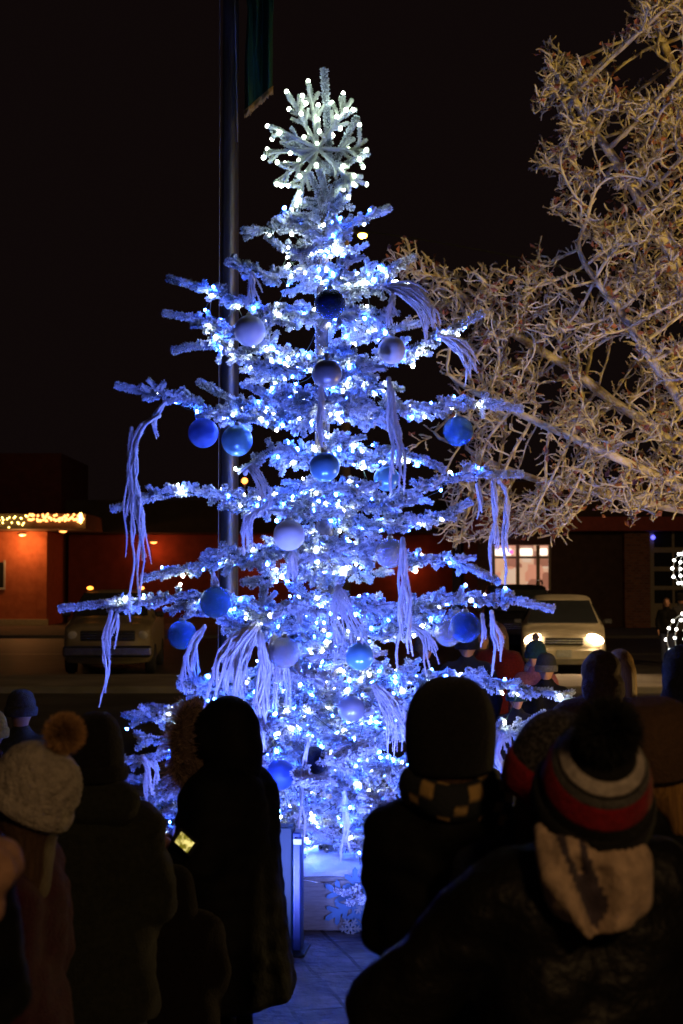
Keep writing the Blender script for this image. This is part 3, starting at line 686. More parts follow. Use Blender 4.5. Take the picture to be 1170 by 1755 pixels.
# upright stand with a glossy blue face beside the planter
M_teal = mat('teal_board', (.003, .018, .026), .6, scale=9); M_gloss = mat('glossy_blue_acrylic', (.006, .03, .15), .35, scale=3, spec=.15, trans=.2); M_wh = mat('white_plastic', (.5, .52, .55), .4)
sx = X(506, 8.7); st = tag(empty('display_stand', (sx, 8.75, 0), math.radians(-6)), 'narrow upright teal and glossy blue stand beside the parka, left end of the visible planter', 'stand')
zz = Z(1418, 8.7)
b = MB(); b.bbox((-.10, -.06, .0), (-.012, .10, zz), .006); b.build('cabinet', M_teal, st, False)
b = MB(); b.bbox((-.010, -.05, .02), (.038, .09, zz-.03), .006); b.build('acrylic_panel', M_gloss, st, False)
b = MB(); b.bbox((-.004, -.065, Z(1447, 8.7)), (.045, -.052, Z(1437, 8.7)), .003); b.build('white_label', M_wh, st, False)
b = MB(); b.bbox((-.12, -.13, -.001+.005), (.07, .15, .02), .004); b.build('foot', M_teal, st, False)
# ================================================================== FLAGPOLE AND FLAG
M_al = mat('brushed_aluminium', (.20, .20, .21), .33, metal=.85, col2=(.14, .14, .15), scale=10, stretch=(30, 30, .3), bump=.08)
YF = 11.6; fx = X(392, YF); fp = tag(empty('flagpole', (fx, YF, 0)), 'tall aluminium flagpole rising behind the left side of the spruce', 'flagpole')
b = MB(); zs_ = np.linspace(.02, 9, 20); b.tube([(0, 0, z) for z in zs_], np.linspace(.074, .06, 20), 24); b.build('pole', M_al, fp)
b = MB(); b.lathe([(.16, .0), (.16, .03), (.11, .06), (.085, .12), (.08, .13)], seg=24); b.build('base_collar', M_al, fp)
b = MB(); b.tube([(-.075, -.05, 9), (-.085, -.07, 7.5), (-.078, -.06, 6), (-.076, -.055, 1.3)], .0035, 5); b.build('halyard', mat('white_rope', (.2, .2, .2), .9), fp)
b = MB(); b.tube([(-.02, -.02, 9), (.09, -.06, 7.6), (.03, -.085, 6.9), (.06, -.06, 5.5)], .005, 5); b.build('halyard', MATS['white_rope'], fp)
M_flag = mat('dark_green_flag', (.012, .085, .045), .8, scale=3); M_gold = mat('gold_fringe', (.45, .30, .10), .7, scale=30)
fl = tag(empty('flag', at(440, 0, YF)), 'dark green flag with gold fringe hanging limp from the flagpole', 'flag')
L0 = np.array(fl.location); V = []; nx, nz_ = 36, 40; edge = []
for j in range(nz_+1):
    v = j/nz_
    for i in range(nx+1):
        u = i/nx; xl = np.interp(v, [0, .5, .75, 1], [408, 424, 419, 419]); xr = np.interp(v, [0, .3, .45, 1], [466, 475, 468, 467])
        yy = np.interp(v, [0, 1], [-150, np.interp(u, [0, 1], [190, 148])])
        p = np.array(at(xl+(xr-xl)*u, yy, YF-.1+.09*math.sin(u*9+v*2.5+1)*(.5+.6*u)+.05*math.sin(u*17-v*4))); V.append(p-L0)
        if j == nz_: edge.append(p-L0)
b = MB(); b.add(V, [(j*(nx+1)+i, (j+1)*(nx+1)+i, (j+1)*(nx+1)+i+1, j*(nx+1)+i+1) for j in range(nz_) for i in range(nx)]); o = b.build('cloth', M_flag, fl)
sm = o.modifiers.new('thickness', 'SOLIDIFY'); sm.thickness = .004
b = MB(); E_ = np.array(edge); t_ = np.linspace(0, nx, 90); E2 = np.stack([np.interp(t_, np.arange(nx+1), E_[:, k]) for k in range(3)], 1)
b.tube(E2, .007, 5); b.tubes(np.stack([E2, E2+[0, 0, -.02], E2+np.stack([rng.normal(size=90)*.004, rng.normal(size=90)*.004, -.035-.03*rng.random(90)], 1)], 1), .0035, 4); b.build('fringe', M_gold, fl)
# ================================================================== DISTANT LAMP POLE AND OVERHEAD WIRE
YL = 46; lp = at(621, 402, YL); po = tag(empty('street_lamp', (X(592, YL), YL, 0)), 'distant utility pole with a glowing yellow lamp, seen beside the spruce top', 'street lamp')
M_pole = mat('weathered_wood', (.12, .09, .07), .9, scale=6, stretch=(6, 6, .5)); rel = lp-po.location
b = MB(); b.tube([(0, 0, 0), (0, 0, rel.z+.4)], [.16, .11], 12); b.build('pole', M_pole, po)
b = MB(); b.tube([(0, 0, rel.z-.3), (rel.x*.5, 0, rel.z+.12), (rel.x, 0, rel.z+.1)], .03, 8); b.build('arm', M_al, po)
b = MB(); b.ball((rel.x, 0, rel.z+.07), (.24, .16, .09), 14, 8); b.build('lamp_hood', M_al, po)
b = MB(); b.ball((rel.x, 0, rel.z-.02), (.13, .12, .10), 14, 8); b.build('lamp_glass', emis('sodium_glow', (1, .48, .05), 60), po)
M_cab = mat('cable', (.10, .11, .09), .6)
wr = [at(x, y, 46-2.2*k) for k, (x, y) in enumerate([(592,392),(700,407),(820,428),(950,455),(1100,490),(1300,540)])]
P_, _ = resample(np.array([tuple(p) for p in wr]), .6)
b = MB(); b.tube(P_-P_[0], .022, 5); o = b.build('overhead_wire', M_cab); o.location = P_[0]; tag(o, 'thin overhead wire sloping down to the right from the distant lamp', 'wire')
# ================================================================== BUILDINGS
M_rust = mat('rust_red_stucco', (.50, .15, .07), .85, col2=(.40, .11, .05), scale=3, bump=.2); M_roof = mat('dark_roof', (.05, .035, .03), .9, scale=2)
M_fas = mat('brown_fascia', (.16, .09, .06), .8, scale=4); M_dred = mat('dark_red_stucco', (.09, .018, .018), .85, scale=3, bump=.2); M_gl = mat('window_glass', (.03, .035, .04), .08, spec=.8)
M_fr = mat('cream_frame', (.45, .40, .28), .6, scale=12)
YA = 72; A0 = -24.0; A1 = X(80, YA)
ba = tag(empty('storefront_building', (A1-4, YA, 0)), 'low rust red shop building at far left with glowing lights along its eave', 'building')
ox = A1-4
def bp(name, lo, hi, m, par, o=(0, 0), bev=.01):
    b = MB(); b.bbox((lo[0]-o[0], lo[1]-o[1], lo[2]), (hi[0]-o[0], hi[1]-o[1], hi[2]), bev); return b.build(name, m, par, False)
oA = (ox, YA)
bp('wall', (A0, YA, .12), (A1, YA+9, 4.58), M_rust, ba, oA); bp('corner_pilaster', (A1-.45, YA-.12, .12), (A1+.02, YA-.004, 4.3), M_rust, ba, oA)
bp('upper_wall', (A0, YA+1.2, 5.33), (X(95, YA), YA+9, 8.4), M_dred, ba, oA); bp('plinth', (A0, YA-.16, .12), (A1+.1, YA-.003, .42), M_fr, ba, oA)
e1 = X(146, 69.5); bp('canopy', (A0, 69.5, 4.60), (e1, YA+9.2, 5.30), M_fas, ba, oA)
wn = bp('window', (X(-25, YA), YA-.05, 1.9), (X(6, YA), YA-.004, 3.1), M_gl, ba, oA)
bp('frame', (X(-25, YA), YA-.1, 1.8), (X(6, YA)+.1, YA-.052, 1.9), M_wh, wn, oA); bp('frame', (X(6, YA)+.004, YA-.1, 1.91), (X(6, YA)+.1, YA-.052, 3.2), M_wh, wn, oA)
# main rear building
YB = 76; B0 = A1+.3; B1 = X(775, YB); oB = ((B0+B1)/2, YB)
bb_ = tag(empty('commercial_building', (oB[0], YB, 0)), 'long dark red single-storey building behind the spruce and flagpole', 'building')
bp('wall', (B0, YB, .12), (B1, YB+12, 4.55), mat('deep_red_wall', (.20, .045, .03), .9, scale=2, bump=.2), bb_, oB); bp('roof_fascia', (B0, YB-1.6, 4.58), (B1+.4, YB+12, 6.2), M_roof, bb_, oB); bp('plinth', (B0, YB-.15, .12), (B1, YB-.003, .4), M_fas, bb_, oB)
for k in range(0):
    xw = X(330+k*85, YB); wn = bp('window', (xw, YB-.04, 1.1), (xw+1.5, YB-.004, 2.7), M_gl, bb_, oB); bp('frame', (xw-.1, YB-.09, .98), (xw+1.6, YB-.044, 1.08), M_fas, wn, oB)
M_glow = emis('orange_lens', (1, .3, .06), 5)
def down(px, py, Y, nm, lab, power, wallY, col=(1, .42, .12)):
    p = at(px, py, Y); o = tag(empty(nm, p), lab, 'lamp', 'soffit lamps on the far buildings'); b = MB(); b.lathe([(.2, .10), (.22, .02), (.19, 0)], seg=16); b.build('housing', M_al, o)
    b = MB(); b.ball((0, 0, -.01), (.17, .17, .07), 14, 8); b.build('lens', M_glow, o)
    if power: lamp('lamp_light', 'POINT', (p.x, p.y, p.z-.32), col, power, .15)
down(38, 916, 71.0, 'wall_lamp', 'lamp under the canopy washing the far left wall orange', 120, YA)
down(108, 910, 70.2, 'wall_lamp', 'small orange lamp under the canopy end right of the lit wall', 8, YA)
down(263, 929, 75.2, 'wall_lamp', 'orange lamp under the dark roof above the parked pickup', 42, YB, (1, .22, .05))
down(450, 945, 75.2, 'wall_lamp', 'orange lamp under the roof just right of the flagpole', 26, YB, (1, .2, .05))
down(700, 962, 75.2, 'wall_lamp', 'orange lamp under the roof right of the spruce trunk', 26, YB, (1, .2, .05))
p = at(419, 824, 76.5); o = tag(empty('roof_beacon', p), 'tiny orange beacon light on the far roof beside the flagpole', 'lamp'); b = MB(); b.ball((0, 0, 0), .15, 12, 8); b.build('lens', M_glow, o); b = MB(); b.tube([(0, 0, -.12), (0, 0, -(p.z-6.2))], .04, 6); b.build('stem', M_al, o)
# eave light strings
def eave(nm, x0, x1, y0, y1, n, col, s, lab, R, Y=69.4):
    o = tag(empty(nm, at((x0+x1)/2, (y0+y1)/2, Y)), lab, 'string lights', 'light strings on the canopy edge'); m = emis(nm+'_glow', col, s); me = None; pts = []
    for k in range(n):
        pts.append(np.array(at(x0+(x1-x0)*(k+.5)/n+rng.uniform(-3, 3), rng.uniform(y0, y1), Y-rng.uniform(0, .05)))-np.array(o.location))
    b = MB(); b.ball((0, 0, 0), R, 8, 6); me = b.mesh('bulb'); me.materials.append(m)
    for q in pts: obj('bulb', me, parent=o, loc=tuple(q))
    b = MB(); b.tube(sorted([tuple(q) for q in pts]), .008, 4); b.build('wire', M_wire, o)
eave('eave_lights', 44, 143, 881, 894, 60, (1, .36, .09), 5, 'dense orange light string along the right half of the far left canopy', .055)
eave('net_lights', -28, 46, 880, 905, 26, (1, .72, .18), 16, 'sparser yellow light string at the far left end of the canopy', .03)
o = tag(empty('end_lamp', at(138, 888, 69.35)), 'bright yellow lamp at the right end of the lit canopy edge', 'lamp'); b = MB(); b.ball((0, 0, 0), (.10, .10, .26), 12, 8); b.build('lens', emis('endlamp', (1, .55, .12), 9), o); b = MB(); b.box((-.05, .03, -.05), (.05, .12, .05)); b.build('bracket', M_al, o)
# right-hand building: shop window, recess, brick pier, glazed bay door, red fascia
YR = 68; oR = (X(1050, YR), YR)
rb = tag(empty('brick_building', (oR[0], YR, 0)), 'brick building at right with red fascia, lit shop window and glazed bay door', 'building')
def x_(p): return X(p, YR)
M_dk2 = mat('dark_brown_wall', (.10, .06, .045), .85, scale=3); zR = 4.42
bp('wall', (x_(820), YR+.3, .12), (x_(842), YR+10, zR), M_dk2, rb, oR); bp('wall', (x_(946), YR+.3, .12), (x_(1069), YR+10, zR), M_dk2, rb, oR)
bp('sill_wall', (x_(842)+.004, YR+.3, .12), (x_(946)-.004, YR+1, 1.75), M_dk2, rb, oR); bp('header', (x_(842)+.004, YR+.3, Z(933, YR)), (x_(946)-.004, YR+1, zR), M_dk2, rb, oR)
m = mat('red_brick', (.34, .13, .07), .85, scale=20); nt = m.node_tree; b_ = nt.nodes['Principled BSDF']
br = nt.nodes.new('ShaderNodeTexBrick'); br.inputs['Scale'].default_value = 2.2; br.inputs['Color1'].default_value = (.36,.14,.07,1); br.inputs['Color2'].default_value = (.20,.07,.04,1); br.inputs['Mortar'].default_value = (.25,.2,.16,1); br.inputs['Mortar Size'].default_value = .03
tc = nt.nodes.new('ShaderNodeTexCoord'); mp = nt.nodes.new('ShaderNodeMapping'); mp.inputs['Rotation'].default_value = (PI/2, 0, 0); nt.links.new(tc.outputs['Object'], mp.inputs[0]); nt.links.new(mp.outputs[0], br.inputs[0]); nt.links.new(br.outputs[0], b_.inputs['Base Color'])
bp('brick_pier', (x_(1069)+.004, YR-.2, .12), (x_(1113), YR+10, zR), m, rb, oR)
bp('brick_pier', (x_(1230), YR-.2, .12), (x_(1275), YR+10, zR), m, rb, oR)
bp('fascia', (x_(815), YR-1.2, zR+.004), (x_(1290), YR+10, zR+.62), mat('red_fascia', (.42, .07, .04), .6, scale=4), rb, oR)
bp('upper_wall', (x_(815), YR-.6, zR+.63), (x_(1290), YR+10, zR+2.2), M_dk2, rb, oR)
dr_ = bp('bay_door', (x_(1114), YR, .14), (x_(1229), YR+.12, zR-.02), M_fr, rb, oR)
rows = [(909,938),(947,971),(979,1004),(1011,1034)]
for y0, y1 in rows:
    for q0, q1 in ((1121, 1152), (1156, 1187), (1191, 1223)): bp('pane', (x_(q0), YR-.02, Z(y1, YR)), (x_(q1), YR-.004, Z(y0, YR)), M_gl, dr_, oR)
sw = bp('shop_window', (x_(844), YR+.5, 1.8), (x_(944), YR+.56, Z(934, YR)), emis('lit_interior', (1, .56, .36), .62), rb, oR)
mi = bpy.data.materials['lit_interior']; nt = mi.node_tree; v = nt.nodes.new('ShaderNodeTexVoronoi'); v.feature = 'F1'; v.distance = 'CHEBYCHEV'; v.inputs['Scale'].default_value = 1.6; tcw = nt.nodes.new('ShaderNodeTexCoord'); nt.links.new(tcw.outputs['Object'], v.inputs['Vector'])
crw = nt.nodes.new('ShaderNodeValToRGB'); crw.color_ramp.interpolation = 'CONSTANT'; crw.color_ramp.elements[0].color = (1, .55, .34, 1); e_ = crw.color_ramp.elements.new(.35); e_.color = (.9, .36, .22, 1); e_ = crw.color_ramp.elements.new(.6); e_.color = (1, .7, .5, 1); crw.color_ramp.elements[-1].position = .8; crw.color_ramp.elements[-1].color = (.45, .16, .10, 1)
sepc = nt.nodes.new('ShaderNodeSeparateColor'); nt.links.new(v.outputs['Color'], sepc.inputs[0]); nt.links.new(sepc.outputs[0], crw.inputs[0]); nt.links.new(crw.outputs[0], nt.nodes['Principled BSDF'].inputs['Emission Color'])
for q in (844, 886, 921, 942): bp('mullion', (x_(q), YR+.38, 1.8), (x_(q)+.16, YR+.48, Z(934, YR)-.01), M_fr, sw, oR)
bp('transom', (x_(844)+.17, YR+.40, Z(957, YR)), (x_(942)-.01, YR+.46, Z(953, YR)), M_fr, sw, oR)
M_tube = emis('interior_lamps', (1, .85, .65), 2.2)
for a, c_ in ((850, 878), (894, 914), (928, 940)): bp('interior_lamp', (x_(a), YR+.42, Z(951, YR)), (x_(c_), YR+.455, Z(940, YR)), M_tube, sw, oR)
b = MB(); b.ball((0, 0, 0), .09, 10, 6)
def bead(px, py, col, lab):
    o = tag(empty('window_light', at(px, py, YR-.1)), lab, 'light'); b = MB(); b.ball((0, 0, 0), .10, 12, 8); b.build('bulb', emis('bead', col, 2.5), o); b = MB(); b.box((-.03, .10, -.03), (.03, .4, .03)); b.build('socket', M_dk, o)
bead(864, 944, (.5, .7, 1), 'bluish white light in the left corner of the lit shop window'); bead(876, 946, (1, .08, .3), 'pink light in the left corner of the lit shop window')
bead(1119, 921, (.12, .12, 1), 'small blue light in the top pane of the bay door')
# ================================================================== VEHICLES
M_chr = mat('chrome', (.6, .6, .6), .2, metal=1); M_rub = mat('tyre_rubber', (.02, .02, .02), .8); M_lens = mat('headlight_glass', (.5, .5, .48), .1, spec=.8)
M_plate = mat('number_plate', (.5, .55, .55), .5, scale=30); M_amb = emis('marker_amber', (1, .28, .03), 5)
def vehicle(nm, lab, cat, loc, rz, paint, st, ws, hw, L, wheels, lit, grille, head, bump_, m_bump, plate=False, side=None):
    """st: stations (y, z belt, z top, half width at belt, half width at top)"""
    o = tag(empty(nm, loc, rz), lab, cat); n = len(st); V = []
    def ring(s_):
        y, zb, zt, wb, wt = s_; h = [(wt*.0, zt+.02), (wt*.55, zt+.012), (wt*.88, zt-.01), (wt, zt-.06), (wb*.99, zb+.03), (wb, zb-.05), (wb+.015, .62), (wb, .42), (wb-.06, .30), (wb*.5, .26), (0, .26)]
        return h+[(-x, z) for x, z in h[1:-1][::-1]]
    k = len(ring(st[0])); st2 = []
    for a, b in zip(st[:-1], st[1:]):
        for t in np.linspace(0, 1, 4, endpoint=False): st2.append(tuple(a[i]*(1-t)+b[i]*t for i in range(5)))
    st2.append(st[-1])
    for s_ in st2: V += [(x, s_[0], z) for x, z in ring(s_)]
    n = len(st2); b = MB(); b.add(V, [(i*k+j, (i+1)*k+j, (i+1)*k+(j+1) % k, i*k+(j+1) % k) for i in range(n-1) for j in range(k)], n=[list(range(k)), list(range((n-1)*k+k-1, (n-1)*k-1, -1))])
    b.build('body', paint, o)
    (y0, z0, w0), (y1, z1, w1) = ws
    def patch(name, q, m, th=.012, par=o):
        q = [Vector(p) for p in q]; nn = (q[1]-q[0]).cross(q[3]-q[0]).normalized()*th
        b = MB(); b.add([tuple(p+nn) for p in q]+[tuple(p-nn) for p in q], [(0,1,2,3),(7,6,5,4),(0,4,5,1),(1,5,6,2),(2,6,7,3),(3,7,4,0)]); return b.build(name, m, par, False)
    patch('windshield', [(-w0*.97, y0-.09, z0+.06), (w0*.97, y0-.09, z0+.06), (w1, y1-.12, z1+.0), (-w1, y1-.12, z1+.0)], M_gl)
    for sg in (-1, 1):
        if side:
            for a_, c_ in side: patch('side_window', [(sg*(hw*1.0), a_, z0+.05), (sg*(hw*1.0), c_, z0+.05), (sg*(w1+.07), c_-.1, z1-.07), (sg*(w1+.07), a_+.25, z1-.07)], M_gl)
        b = MB(); b.bbox((sg*(hw+.10)-.1, y0+.1, z0+.02), (sg*(hw+.10)+.1, y0+.2, z0+.15), .03); b.build('mirror', M_dk, o, False)
        hx, hz, hwid, hh, hy = head; b = MB(); b.ball((sg*hx, hy, hz), (hwid, .06, hh), 16, 10, Matrix.Rotation(sg*.35, 3, 'Y'))
        b.build('headlight', emis('headlight_beam', (1, .66, .36), 30) if lit else M_lens, o)
        if lit:
            l = lamp('headlight_glow', 'SPOT', (0, 0, 0), (1, .62, .32), 130, .06, None, 100, 1); l.parent = o; l.location = (sg*hx, hy-.12, hz); l.rotation_euler = (PI/2-.22, 0, PI)
        for wy in wheels:
            for r_, nm2, mm, ww in ((.35, 'tyre', M_rub, .12),):
                b = MB(); Mx = Matrix.Rotation(PI/2, 3, 'Y'); b.lathe([(.2, -ww), (.32, -ww), (r_, -ww*.6), (r_, ww*.6), (.32, ww), (.2, ww)], (sg*(hw-.08), wy, .35), 24, Mx); wh = b.build('wheel', mm, o)
                b = MB(); b.lathe([(.19, -.10), (.19, .10), (.05, .115)], (sg*(hw-.06), wy, .35), 16, Mx); b.build('rim', M_chr, wh)
    gx, gz0, gz1, gy, bars = grille; b = MB(); b.bbox((-gx, gy-.02, gz0), (gx, gy+.06, gz1), .02); g = b.build('grille', M_dk, o, False)
    for i in range(bars):
        z = gz0+(gz1-gz0)*(i+1)/(bars+1); b = MB(); b.bbox((-gx*.97, gy-.045, z-.012), (gx*.97, gy-.022, z+.012), .005); b.build('grille_bar', M_chr, g, False)
    bw_, bz0, bz1, by = bump_; b = MB(); b.bbox((-bw_, by-.05, bz0), (bw_, by+.25, bz1), .05); b.build('bumper', m_bump, o, False)
    if plate: b = MB(); b.bbox((-.17, by-.075, bz0+.09), (.17, by-.054, bz0+.25), .005); b.build('number_plate', M_plate, o, False)
    return o
M_cream = mat('cream_car_paint', (.68, .64, .50), .35, scale=3, spec=.6); M_gold2 = mat('tan_car_paint', (.22, .18, .10), .4, scale=3, spec=.6); M_blk = mat('black_car_paint', (.012, .012, .014), .3, spec=.6)
van_st = [(0,.62,.66,.80,.62),(.08,.78,.84,.90,.72),(.5,.95,1.0,.94,.80),(1.0,1.06,1.12,.95,.80),(1.15,1.08,1.22,.95,.76),(1.9,1.1,1.70,.95,.66),(2.5,1.1,1.80,.95,.68),(4.2,1.1,1.80,.95,.68),(4.85,1.08,1.66,.92,.64),(5.0,.9,1.0,.88,.7)]
vehicle('parked_van', 'cream minivan with both headlights on, facing us on the street at right', 'van', (X(959, 35), 34.4, .01), math.radians(-7), M_cream, van_st, ((1.1, 1.12, .84), (1.9, 1.68, .64)), .95, 5, (1.0, 4.0), True, (.44, .70, .86, -.03, 2), (.70, .84, .20, .10, .03), (.86, .34, .62, 0), M_cream, True, [(1.75, 2.9), (3.0, 4.5)])
suv_st = [(0,.8,.9,.9,.8),(.1,1.0,1.1,.97,.85),(1.2,1.2,1.28,1.0,.88),(1.9,1.25,1.92,1.0,.80),(2.4,1.25,2.05,1.0,.80),(4.9,1.25,2.05,1.0,.80),(5.3,1.2,1.9,.96,.78)]
s_ = vehicle('parked_suv', 'tall black vehicle with roof bars behind the cream minivan, below the lit window', 'car', (X(893, 41), 41, .01), math.radians(-4), M_blk, suv_st, ((1.28, 1.28, .88), (1.9, 1.9, .78)), 1.0, 5.3, (1.0, 4.3), False, (.5, .82, 1.05, .0, 3), (.76, .98, .15, .09, .06), (.9, .4, .7, -.02), M_dk, False, [(2.1, 3.2), (3.3, 4.8)])
for sg in (-1, 1): b = MB(); b.tube([(sg*.7, 2.2, 2.07), (sg*.7, 2.4, 2.16), (sg*.7, 4.7, 2.16), (sg*.7, 4.9, 2.07)], .025, 6); b.build('roof_bar', M_chr, s_)
pk_st = [(0,1.0,1.1,.92,.80),(.1,1.06,1.16,.98,.86),(1.25,1.2,1.27,1.0,.88),(1.5,1.22,1.4,1.0,.84),(1.95,1.24,1.86,1.0,.74),(2.3,1.24,1.92,1.0,.74),(3.6,1.24,1.92,1.0,.74),(3.9,1.24,1.86,1.0,.76),(3.95,1.2,1.26,1.0,.95),(5.7,1.2,1.25,1.0,.95)]
pk = vehicle('parked_pickup', 'tan pickup truck parked with its lights off on the street at left', 'pickup truck', (X(178, 34), 34.6, .01), math.radians(4), M_gold2, pk_st, ((1.4, 1.28, .86), (1.97, 1.86, .73)), 1.0, 5.7, (1.05, 4.6), False, (.62, .78, 1.02, .0, 3), (.80, .92, .15, .12, .04), (1.0, .42, .68, -.12), M_chr, False, [(2.0, 3.6)])
for x0 in (-.6, .62): b = MB(); b.ball((x0, 2.05, 1.98), (.08, .05, .045), 10, 6); b.build('marker_lamp', M_amb, pk)
# ================================================================== PEOPLE
M_skin = mat('skin', (.46, .26, .18), .55, col2=(.38, .20, .14), scale=14); M_eye = mat('eye_dark', (.03, .025, .02), .2)
def fab(name, col, amp=.5, sheen=.05, sc=60, rough=.9): return mat(name, col, rough, col2=tuple(c*.65 for c in col), scale=sc, bump=amp, bscale=sc*2.5, sheen=sheen, spec=.15)
def cap_(mb, a, b_, ra, rb, flat=False):
    a = np.array(a, float); b_ = np.array(b_, float); u = np.linspace(0, 1, 5)[:, None]
    mb.tube(a+(b_-a)*u+1e-4, ra+(rb-ra)*u[:, 0], 18); mb.ball(a, ra, 18, 12)
    if not flat: mb.ball(b_, rb, 18, 12)
def blob(name, parts, m, parent, vox=.02, smooth=6, wr=0, wscale=(6, 6, 10), quilt=0, qf=60, strand=0, tip=0.0):
    mb = MB()
    for p in parts:
        if p[0] == 'c': cap_(mb, *p[1:])
        else: mb.ball(p[1], p[2], 24, 16, p[3] if len(p) > 3 else None)
    me = mb.mesh('tmp'); o = bpy.data.objects.new('tmp', me); C.objects.link(o)
    r = o.modifiers.new('r', 'REMESH'); r.mode = 'VOXEL'; r.voxel_size = vox
    s = o.modifiers.new('s', 'SMOOTH'); s.iterations = smooth; s.factor = .6
    bpy.context.view_layer.update(); dg = bpy.context.evaluated_depsgraph_get()
    out = bpy.data.meshes.new_from_object(o.evaluated_get(dg)); bpy.data.objects.remove(o); bpy.data.meshes.remove(me)
    if wr or quilt or strand:
        n = len(out.vertices); co = np.empty(n*3); no = np.empty(n*3); out.vertices.foreach_get('co', co); out.vertices.foreach_get('normal', no)
        co = co.reshape(-1, 3); no = no.reshape(-1, 3); d = np.zeros(n); sd = rng.uniform(0, 50)
        if wr:
            for i in range(n):
                x, y, z = co[i]; q = Vector((x*wscale[0]+sd, y*wscale[1], z*wscale[2]))
                d[i] += wr*(noise.noise(q)+.5*noise.noise(q*2.3)-.3*abs(noise.noise(q*1.3+Vector((9, 9, 9)))))
        if quilt: d += quilt*(np.abs(np.sin(co[:, 2]*qf+1.2*np.sin(co[:, 0]*9)))**.6-.6)
        if strand: d += strand*np.sin(np.arctan2(co[:, 1], co[:, 0])*34+6*np.sin(co[:, 2]*9))*1.0
        out.vertices.foreach_set('co', (co+no*d[:, None]).ravel())
    out.polygons.foreach_set('use_smooth', np.ones(len(out.polygons), bool)); out.name = name
    out.materials.clear(); out.materials.append(m)
    o = bpy.data.objects.new(name, out); C.objects.link(o); o.parent = parent
    return o
def fur(name, P, ln, w_, dens, m, parent, fwd=.1, core=None):
    b = MB()
    if core: b.tube(P, core, 10)
    b.needles(np.array(P, float)[None], dens, ln, w_, fwd=fwd, tipw=.25, var=.45, back=.0); return b.build(name, m, parent, smooth=False)
def furball(name, c, r, n, m, parent, w_=.0022):
    b = MB(); b.ball(c, r*.62, 20, 14); d = nrm(rng.normal(size=(n, 3))); t = d+rng.normal(size=(n, 3))*.25; l = r*rng.uniform(.72, 1.08, (n, 1)); c = np.array(tuple(c))
    s = nrm(np.cross(d, rng.normal(size=(n, 3))))*w_; p0 = c+d*r*.5; p1 = c+d*r*.5+(t/np.linalg.norm(t, axis=1)[:, None])*(l-r*.5)*1.05
    V = np.stack([p0-s, p0+s, p1], 1).reshape(-1, 3); b.add(V, t=np.arange(n*3).reshape(-1, 3), tip=np.tile([0, 0, 1], n)); return b.build(name, m, parent, False)
def knit_hat(parent, HM, s, m, R=.105, z0=1.615, top=1.80, mode='plain', cuff=None, bands=None, sy=1.16, puff=1.0, nm='hat', rings=40):
    seg = 96 if mode != 'far' else 24; rings = rings if mode != 'far' else 12
    def surf(t0, t1, mm, name, thick=0, k=rings, par=parent):
        V = []; q = []
        for i in range(k+1):
            t = t0+(t1-t0)*i/k
            r = R*(math.cos(t*PI/2)**.62)*(1+.08*puff*math.sin(t*PI)); z = z0+(top-z0)*math.sin(t*PI/2)**.95
            for j in range(seg):
                a = 2*PI*j/seg; d = thick
                if mode == 'cable': d += .0055*abs(math.sin(a*7+.9*math.sin(t*26)))+.003*math.sin(a*28+t*60)+.006*math.sin(a*3)*t
                elif mode != 'far': d += .0018*math.sin(a*48)
                rr = max(r+d, .002); V.append(HM @ Vector((rr*math.cos(a), rr*math.sin(a)*sy-.005, z))*s)
        q = [(i*seg+j, i*seg+(j+1) % seg, (i+1)*seg+(j+1) % seg, (i+1)*seg+j) for i in range(k) for j in range(seg)]
        b = MB(); b.add(V, q, n=[list(range(seg-1, -1, -1)), list(range(k*seg, k*seg+seg))]); return b.build(name, mm, par)
    if bands:
        h = surf(0, bands[0][0], m, nm)
        for (t0, mm), t1 in zip(bands, [b_[0] for b_ in bands[1:]]+[1.0]): surf(t0+.002, t1, mm, 'band', k=10, par=h)
    else: h = surf(0, 1, m, nm)
    if cuff:
        V = []; k = 10; sg = seg; hgt, mm = cuff[0], cuff[1]
        for i in range(k+1):
            t = i/k*2*PI; cz = z0+hgt*.42+math.sin(t)*hgt*.5; cr = R+.007+.008*math.cos(t)
            for j in range(sg):
                a = 2*PI*j/sg; rr = cr+(.0022*math.sin(a*44) if mode != 'far' else 0); V.append(HM @ Vector((rr*math.cos(a), rr*math.sin(a)*sy-.005, cz))*s)
        b = MB(); b.add(V, [(i*sg+j, i*sg+(j+1) % sg, (i+1)*sg+(j+1) % sg, (i+1)*sg+j) for i in range(k) for j in range(sg)]); b.build('cuff', mm, h)
    return h
def hand(w_, d, up, s=1.0):
    """palm, four unequal bent fingers and a thumb leaving the side of the palm"""
    d = Vector(d).normalized(); sd = d.cross(Vector(up)).normalized(); n_ = sd.cross(d); w_ = Vector(w_); P = []
    P.append(('c', w_, w_+d*.035, .024*s, .027*s))
    for k, (o_, l) in enumerate(((-.030, .062), (-.010, .072), (.011, .068), (.030, .052))):
        a = w_+d*.072+sd*o_; P.append(('c', w_+d*.02+sd*o_*.6, a, .014*s, .0105*s)); m_ = a+d*l*.5-n_*l*.12; e = m_+d*l*.34-n_*l*.36; P += [('c', a, m_, .0095*s, .0085*s), ('c', m_, e, .0085*s, .007*s)]
    t0 = w_+d*.018-sd*.026; t1 = t0+d*.03-sd*.028-n_*.01; P += [('c', t0, t1, .013*s, .010*s), ('c', t1, t1+d*.03-sd*.004-n_*.012, .010*s, .008*s)]
    return P
